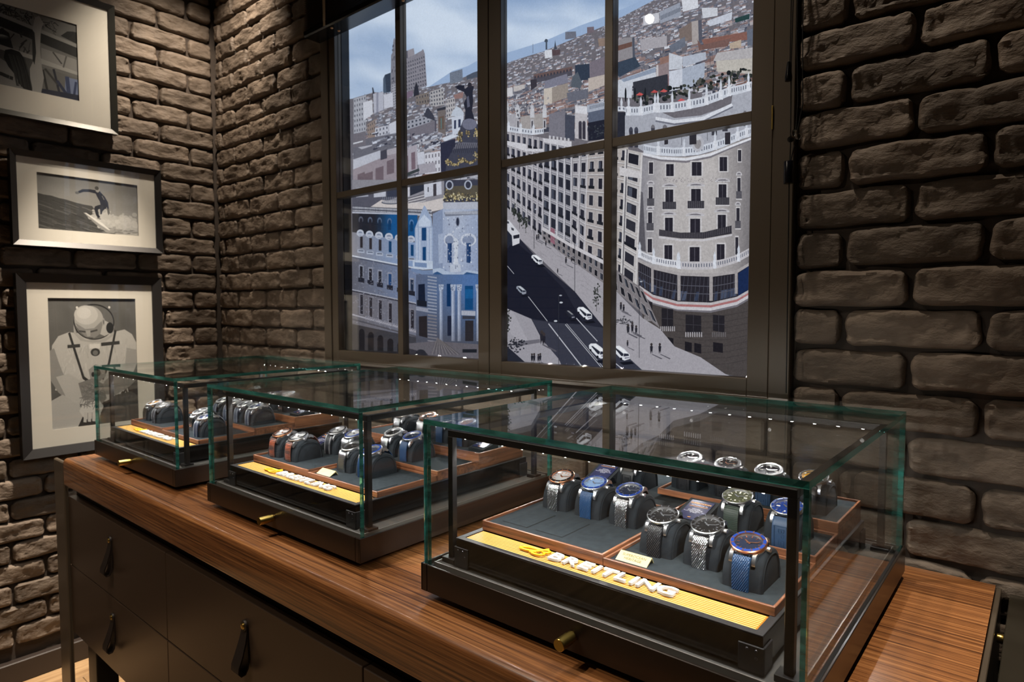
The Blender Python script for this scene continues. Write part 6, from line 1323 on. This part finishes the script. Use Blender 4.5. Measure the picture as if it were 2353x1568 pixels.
for f in (0.36, 0.66): MU.poly(z8(*[(curve(band_t, k/12)[0], curve(band_t, k/12)[1]*(1-f)+curve(band_b, k/12)[1]*f) for k in range(13)]+[(curve(band_t, k/12)[0], curve(band_t, k/12)[1]*(1-f)+curve(band_b, k/12)[1]*f+5) for k in range(12, -1, -1)]), (92, 92, 104))
MU.poly(z8((960, 690), (1036, 636), (1036, 800), (960, 848)), (30, 46, 84))
for x, w in ((262, 12), (366, 18), (550, 22), (772, 24), (946, 20)):
    u = (x-258)/778; a = curve(band_t, u); b = curve(band_b, u); MU.poly(z8((x-w/2, a[1]), (x+w/2, a[1]+2), (x+w/2, b[1]), (x-w/2, b[1])), (166, 160, 162))
for (o0, o1, c) in ((0, 18, (196, 190, 194)), (18, 34, (176, 118, 120)), (34, 56, (206, 202, 208)), (56, 70, (120, 116, 124))): MU.poly(z8(*([(x, y+o0) for x, y in band_b]+[(x, y+o1) for x, y in band_b[::-1]])), c)
MU.poly(z8((280, 830), (370, 905), (540, 950), (770, 962), (950, 922), (1036, 872), (1036, 1420), (870, 1385), (700, 1270), (520, 1195), (300, 1010)), (78, 72, 72))
for k in range(9): y0 = 960+k*42; MU.line(z8((520, y0), (700, y0+24), (880, y0+20), (1030, y0-10)), 0.9, (60, 56, 58))
for (x, w, y0, y1) in ((340, 26, 880, 1000), (470, 40, 930, 1070), (650, 54, 975, 1110), (825, 40, 975, 1100)): MU.poly(z8((x-w, y0), (x+w, y0+8), (x+w, y1), (x-w, y1-14)), (40, 38, 44)); MU.line(z8((x, y0), (x, y1)), 0.9, (72, 70, 78)); MU.line(z8((x-w, (y0+y1)/2), (x+w, (y0+y1)/2+6)), 0.9, (72, 70, 78))
for (x, w, y) in ((340, 30, 985), (470, 48, 1055), (650, 56, 1095), (825, 46, 1095)):
    for k in range(8): a = x-w+k*w/3.6; MU.poly(z8((a, y), (a+w*0.13, y+2), (a+w*0.13, y+36), (a, y+34)), (176, 172, 178) if x < 700 else (110, 106, 110))
for (x, w, y0, y1) in ((320, 12, 1035, 1090), (352, 12, 1065, 1115), (440, 20, 1105, 1170), (492, 20, 1130, 1190), (615, 24, 1160, 1225), (680, 24, 1170, 1235), (820, 34, 1165, 1230)): MU.poly(z8((x-w, y0), (x+w, y0+10), (x+w, y1+10), (x-w, y1)), (34, 32, 38))
# facades along the street -------------------------------------------------
def quad(a, b, c, d): return [a, b, c, d]
P_ = lambda zf, x, y: zf((x, y))[0]
facade(quad(P_(z5, 138, 985), P_(z5, 432, 1040), P_(z7, 402, 470), P_(z7, 138, 250)), 7, 6, (164, 160, 168), (50, 50, 64), 0.5, 0.62, True, (200, 196, 204), 0.5)
parapet([(140, 945), (230, 960), (340, 975), (430, 965)], 42, 16, z5, fin=(0.1, 0.42, 0.72), fh=40); MU.poly(z5((140, 1058), (300, 1085), (300, 1120), (430, 1120), (430, 1140), (300, 1140), (140, 1085)), (214, 212, 220))
facade(quad(P_(z5, 430, 1060), P_(z5, 640, 1110), P_(z7, 612, 590), P_(z7, 402, 470)), 4, 7, (150, 148, 158), (46, 48, 60), 0.62, 0.66, True, (206, 204, 212), 0.3)
MU.poly(z5((425, 1040), (560, 1055), (640, 1065), (640, 1112), (430, 1070)), (214, 212, 220))
for k in range(6): MU.poly(z5((470+k*28, 1020+k*4), (484+k*28, 1022+k*4), (484+k*28, 1052+k*4), (470+k*28, 1050+k*4)), (206, 204, 212))
facade(quad(P_(z5, 640, 1110), P_(z5, 765, 1075), P_(z7, 705, 720), P_(z7, 605, 590)), 2, 8, (172, 168, 174), (48, 48, 60), 0.5, 0.6, True, (206, 202, 208), 0.2)
MU.poly(z5((665, 790), (755, 800), (758, 1060), (665, 1040)), (198, 194, 200)); MU.poly(z5((668, 800), (755, 805), (755, 860), (668, 850)), (222, 222, 230))
for x in (704, 732): MU.ell(*z5((x, 930))[0], 4, 6, (70, 68, 80), 10); MU.poly(z5((x-12, 932), (x+12, 932), (x+12, 1050), (x-12, 1045)), (62, 60, 72))
facade(quad(P_(z5, 765, 1070), P_(z5, 890, 1045), P_(z7, 852, 790), P_(z7, 705, 720)), 2, 8, (178, 170, 170), (44, 44, 56), 0.42, 0.6, True, None, 0.7)
facade(quad(P_(z6, 90, 1100), P_(z6, 215, 1110), P_(z8, 150, 730), P_(z8, 84, 690)), 2, 8, (186, 178, 176), (46, 46, 58), 0.42, 0.6, True, None, 0.7)
facade(quad(P_(z6, 190, 1120), P_(z6, 325, 1150), P_(z8, 255, 800), P_(z8, 145, 720)), 1, 8, (192, 186, 186), (46, 46, 56), 0.55, 0.6, True, (214, 210, 212), 0.2)
for (x, y) in ((215, 1270),): MU.poly(z6((150, 1255), (305, 1290), (320, 1345), (150, 1320)), (212, 208, 212))
# ground floors with shop openings
for Q in (quad(P_(z7, 402, 400), P_(z7, 612, 520), P_(z7, 608, 620), P_(z7, 402, 470)), quad(P_(z7, 612, 520), P_(z7, 850, 640), P_(z7, 850, 790), P_(z7, 608, 625)), quad(P_(z8, 84, 640), P_(z8, 300, 800), P_(z8, 420, 1070), P_(z8, 84, 790))):
    facade(Q, 6, 2, (132, 126, 130), (36, 36, 44), 0.5, 0.6, False)
MU.poly(z7((462, 385), (494, 400), (494, 512), (462, 490)), (150, 104, 120))
for Q in (((402, 380), (612, 505), (612, 530), (402, 405)), ((612, 505), (850, 625), (850, 655), (612, 530))): MU.poly(z7(*Q), (206, 202, 208))
# street --------------------------------------------------------------------
MU.tex = 0.4
SW = z7((140, 250), (402, 470), (608, 620), (850, 790))+z8((84, 780), (300, 1000), (420, 1075), (520, 1195), (700, 1270), (870, 1385), (905, 1400), (640, 1380), (300, 1362), (84, 1170))+z7((850, 1110), (640, 850), (245, 470), (190, 380), (140, 340))
MU.poly(SW, (168, 164, 172))
for k in range(90):
    a = R5.random(); x, y = 250+a*600+R5.uniform(-40, 140), 470+a*640*0.95+R5.uniform(-120, -20)
    MU.line(z7((x, y), (x+R5.uniform(10, 60), y+R5.uniform(8, 40))), 0.8, jit((150, 146, 154), 8))
MU.poly(z7((138, 330), (245, 470), (400, 645), (640, 850), (850, 1110), (905, 1150))+z8((84, 1165), (300, 1362))+z8((84, 1352))+z7((850, 1400), (545, 1385), (400, 1190), (325, 1045), (138, 970)), (40, 42, 56))
MU.poly(z7((330, 1050), (520, 1075), (690, 1085), (850, 1110), (905, 1150))+z8((84, 1165), (300, 1362))+z8((84, 1352))+z7((850, 1400), (545, 1385), (420, 1210)), (58, 60, 74)); MU.poly(z7((138, 560), (200, 480), (330, 590), (560, 830), (700, 1080), (520, 1075), (320, 1040), (138, 965)), (30, 32, 46))
for (a, b, w) in (((450, 1080), (690, 1390), 2.2), ((300, 880), (440, 1060), 1.2), ((570, 1085), (830, 1395), 1.4), ((580, 1080), (845, 1395), 1.0), ((650, 1040), (800, 1205), 1.8), ((145, 655), (200, 720), 1.0)): MU.line(z7(a, b), w, (196, 196, 206))
MU.line(z8((84, 1290), (160, 1352)), 1.8, (196, 196, 206))
MU.poly(z7((138, 965), (325, 1045), (400, 1190), (520, 1330), (548, 1390), (138, 1350)), (160, 157, 166)); MU.poly(z7((138, 965), (200, 1000), (300, 1200), (240, 1230), (138, 1100)), (170, 167, 176)); MU.poly(z7((220, 1210), (385, 1190), (390, 1215), (250, 1238)), (112, 110, 120)); MU.poly(z7((138, 1230), (280, 1356), (138, 1356)), (40, 42, 54))
for k in range(70): MU.ell(*z7((R5.gauss(215, 38), R5.gauss(1230, 22)))[0], R5.uniform(1, 3.4), R5.uniform(1, 2.6), jit((44, 46, 56), 10), 7); MU.ell(*z7((R5.gauss(152, 10), R5.gauss(1050, 36)))[0], R5.uniform(1, 2.6), R5.uniform(1, 3), jit((58, 60, 60), 14), 7)
def tree(zf, x, y, h, w):
    MU.line(zf((x, y), (x, y-h*0.5)), 1.0, (60, 58, 60))
    for k in range(46): MU.ell(*zf((x+R5.gauss(0, w), y-h*0.62+R5.gauss(0, h*0.17)))[0], R5.uniform(0.9, 2.4), R5.uniform(1, 2.8), jit((54, 58, 56), 16), 7)
tree(z7, 795, 990, 210, 13); tree(z7, 200, 330, 100, 9); tree(z7, 285, 420, 110, 9); tree(z7, 240, 400, 130, 9); tree(z7, 912, 980, 150, 8)
for (x, y0, y1, zf) in ((345, 250, 540, z7), (638, 500, 850, z7), (522, 870, 1375, z7), (1102, 770, 1325, z7), (150, 170, 330, z7)): MU.line(zf((x, y0), (x, y1)), 1.2, (50, 52, 62)); MU.ell(*zf((x+14, y0+6))[0], 3.4, 1.6, (176, 180, 192), 8)
for (x, y) in ((540, 927), (500, 1060)): MU.ell(*z7((x, y))[0], 4, 2, (206, 210, 220), 10)
def car(zf, x, y, s, body=(226, 228, 236)):
    p = lambda q: zf(*[(x+u*s, y+v*s) for u, v in q])
    MU.poly(p([(0.1, 0.95), (1.25, 0.85), (1.5, 1.1), (0.5, 1.2)]), (22, 24, 34)); MU.poly(p([(-0.52, -0.45), (-0.35, -0.62), (0.15, -0.62), (0.62, -0.28), (1.08, 0.18), (1.10, 0.62), (0.60, 0.78), (0.28, 0.62), (-0.48, -0.15)]), body)
    MU.poly(p([(-0.30, -0.36), (-0.18, -0.40), (0.52, 0.14), (0.46, 0.36), (0.30, 0.36)]), (40, 44, 58)); MU.poly(p([(0.56, 0.10), (0.98, 0.14), (1.04, 0.34), (0.50, 0.40)]), (46, 50, 66)); MU.poly(p([(-0.20, -0.55), (0.12, -0.56), (0.88, 0.06), (0.56, 0.08)]), mixc(body, (255, 255, 255), 0.5))
    MU.ell(*p([(0.28, 0.62)])[0], s*0.035, s*0.045, (26, 28, 36), 10); MU.ell(*p([(-0.36, 0.0)])[0], s*0.03, s*0.04, (26, 28, 36), 10); MU.poly(p([(0.62, 0.46), (1.06, 0.42), (1.08, 0.56), (0.62, 0.64)]), (150, 150, 164))
car(z7, 690, 1000, 66); car(z7, 780, 1270, 78); car(z7, 950, 1285, 76); car(z7, 352, 615, 50); car(z7, 240, 835, 44, (150, 156, 170)); car(z7, 590, 1010, 44, (34, 36, 48))
MU.poly(z7((138, 330), (165, 335), (243, 430), (240, 500), (190, 520), (185, 445), (138, 390)), (214, 214, 222)); MU.poly(z7((195, 445), (240, 435), (240, 462), (197, 470)), (40, 42, 54)); MU.poly(z7((138, 395), (186, 450), (190, 520), (138, 500)), (40, 44, 58)); MU.poly(z7((148, 340), (165, 345), (165, 360), (150, 358)), (70, 72, 84)); MU.poly(z7((180, 385), (200, 395), (200, 412), (182, 405)), (70, 72, 84)); MU.poly(z7((134, 420), (142, 420), (142, 470), (134, 470)), (196, 70, 60))
def walker(zf, x, y, s): MU.poly(zf((x-s*0.06, y), (x-s*0.10, y-s*0.35), (x-s*0.12, y-s*0.66), (x, y-s*0.74), (x+s*0.12, y-s*0.66), (x+s*0.09, y-s*0.35), (x+s*0.08, y), (x+s*0.02, y-s*0.28)), jit((40, 40, 50), 10)); MU.ell(*zf((x, y-s*0.82))[0], s*0.034, s*0.042, (60, 54, 56), 8); MU.poly(zf((x, y), (x+s*0.1, y-2), (x+s*0.9, y+s*0.34), (x+s*0.8, y+s*0.4)), (90, 88, 98))
for (x, y, s) in ((365, 485, 50), (378, 480, 50), (430, 525, 46), (575, 655, 60), (515, 720, 40), (400, 1230, 110), (416, 1240, 104), (330, 1358, 70), (346, 1360, 74), (376, 1358, 66), (390, 1356, 70), (615, 640, 44), (970, 990, 70), (990, 1000, 64), (1020, 1150, 78), (1052, 1140, 80), (1080, 1160, 74), (1018, 1250, 56)): walker(z7, x, y, s)
for (x, y, s) in ((360, 1250, 84), (418, 1250, 84), (200, 1110, 74), (228, 1105, 70), (150, 945, 60)): walker(z8, x, y, s)
for k in range(60): MU.ell(*z8((R5.gauss(150, 40), R5.gauss(1020, 12)))[0], R5.uniform(1, 3), R5.uniform(0.8, 1.6), jit((70, 70, 78), 10), 7)
M['city'] = print_material('backlit_print', glow=0.95, grain=0.05)
mo_ = bpy.data.objects.new('city_print', MU.mesh('city_print', M['city'])); COL.objects.link(mo_)
mo_.modifiers.clear()
cp = thing('city_lightbox', (-1.135, PYM+0.005, up(-0.142)), 'backlit blue grey photograph of a city street behind the bronze window frame', 'picture')
mo_.parent = cp; mo_.location = tuple(-v for v in WORLD[cp.name])
box('light_panel', M['groove'], cp, -1.8188, -0.4522, PYM, PYM+0.008, up(-0.1418), up(1.2498))
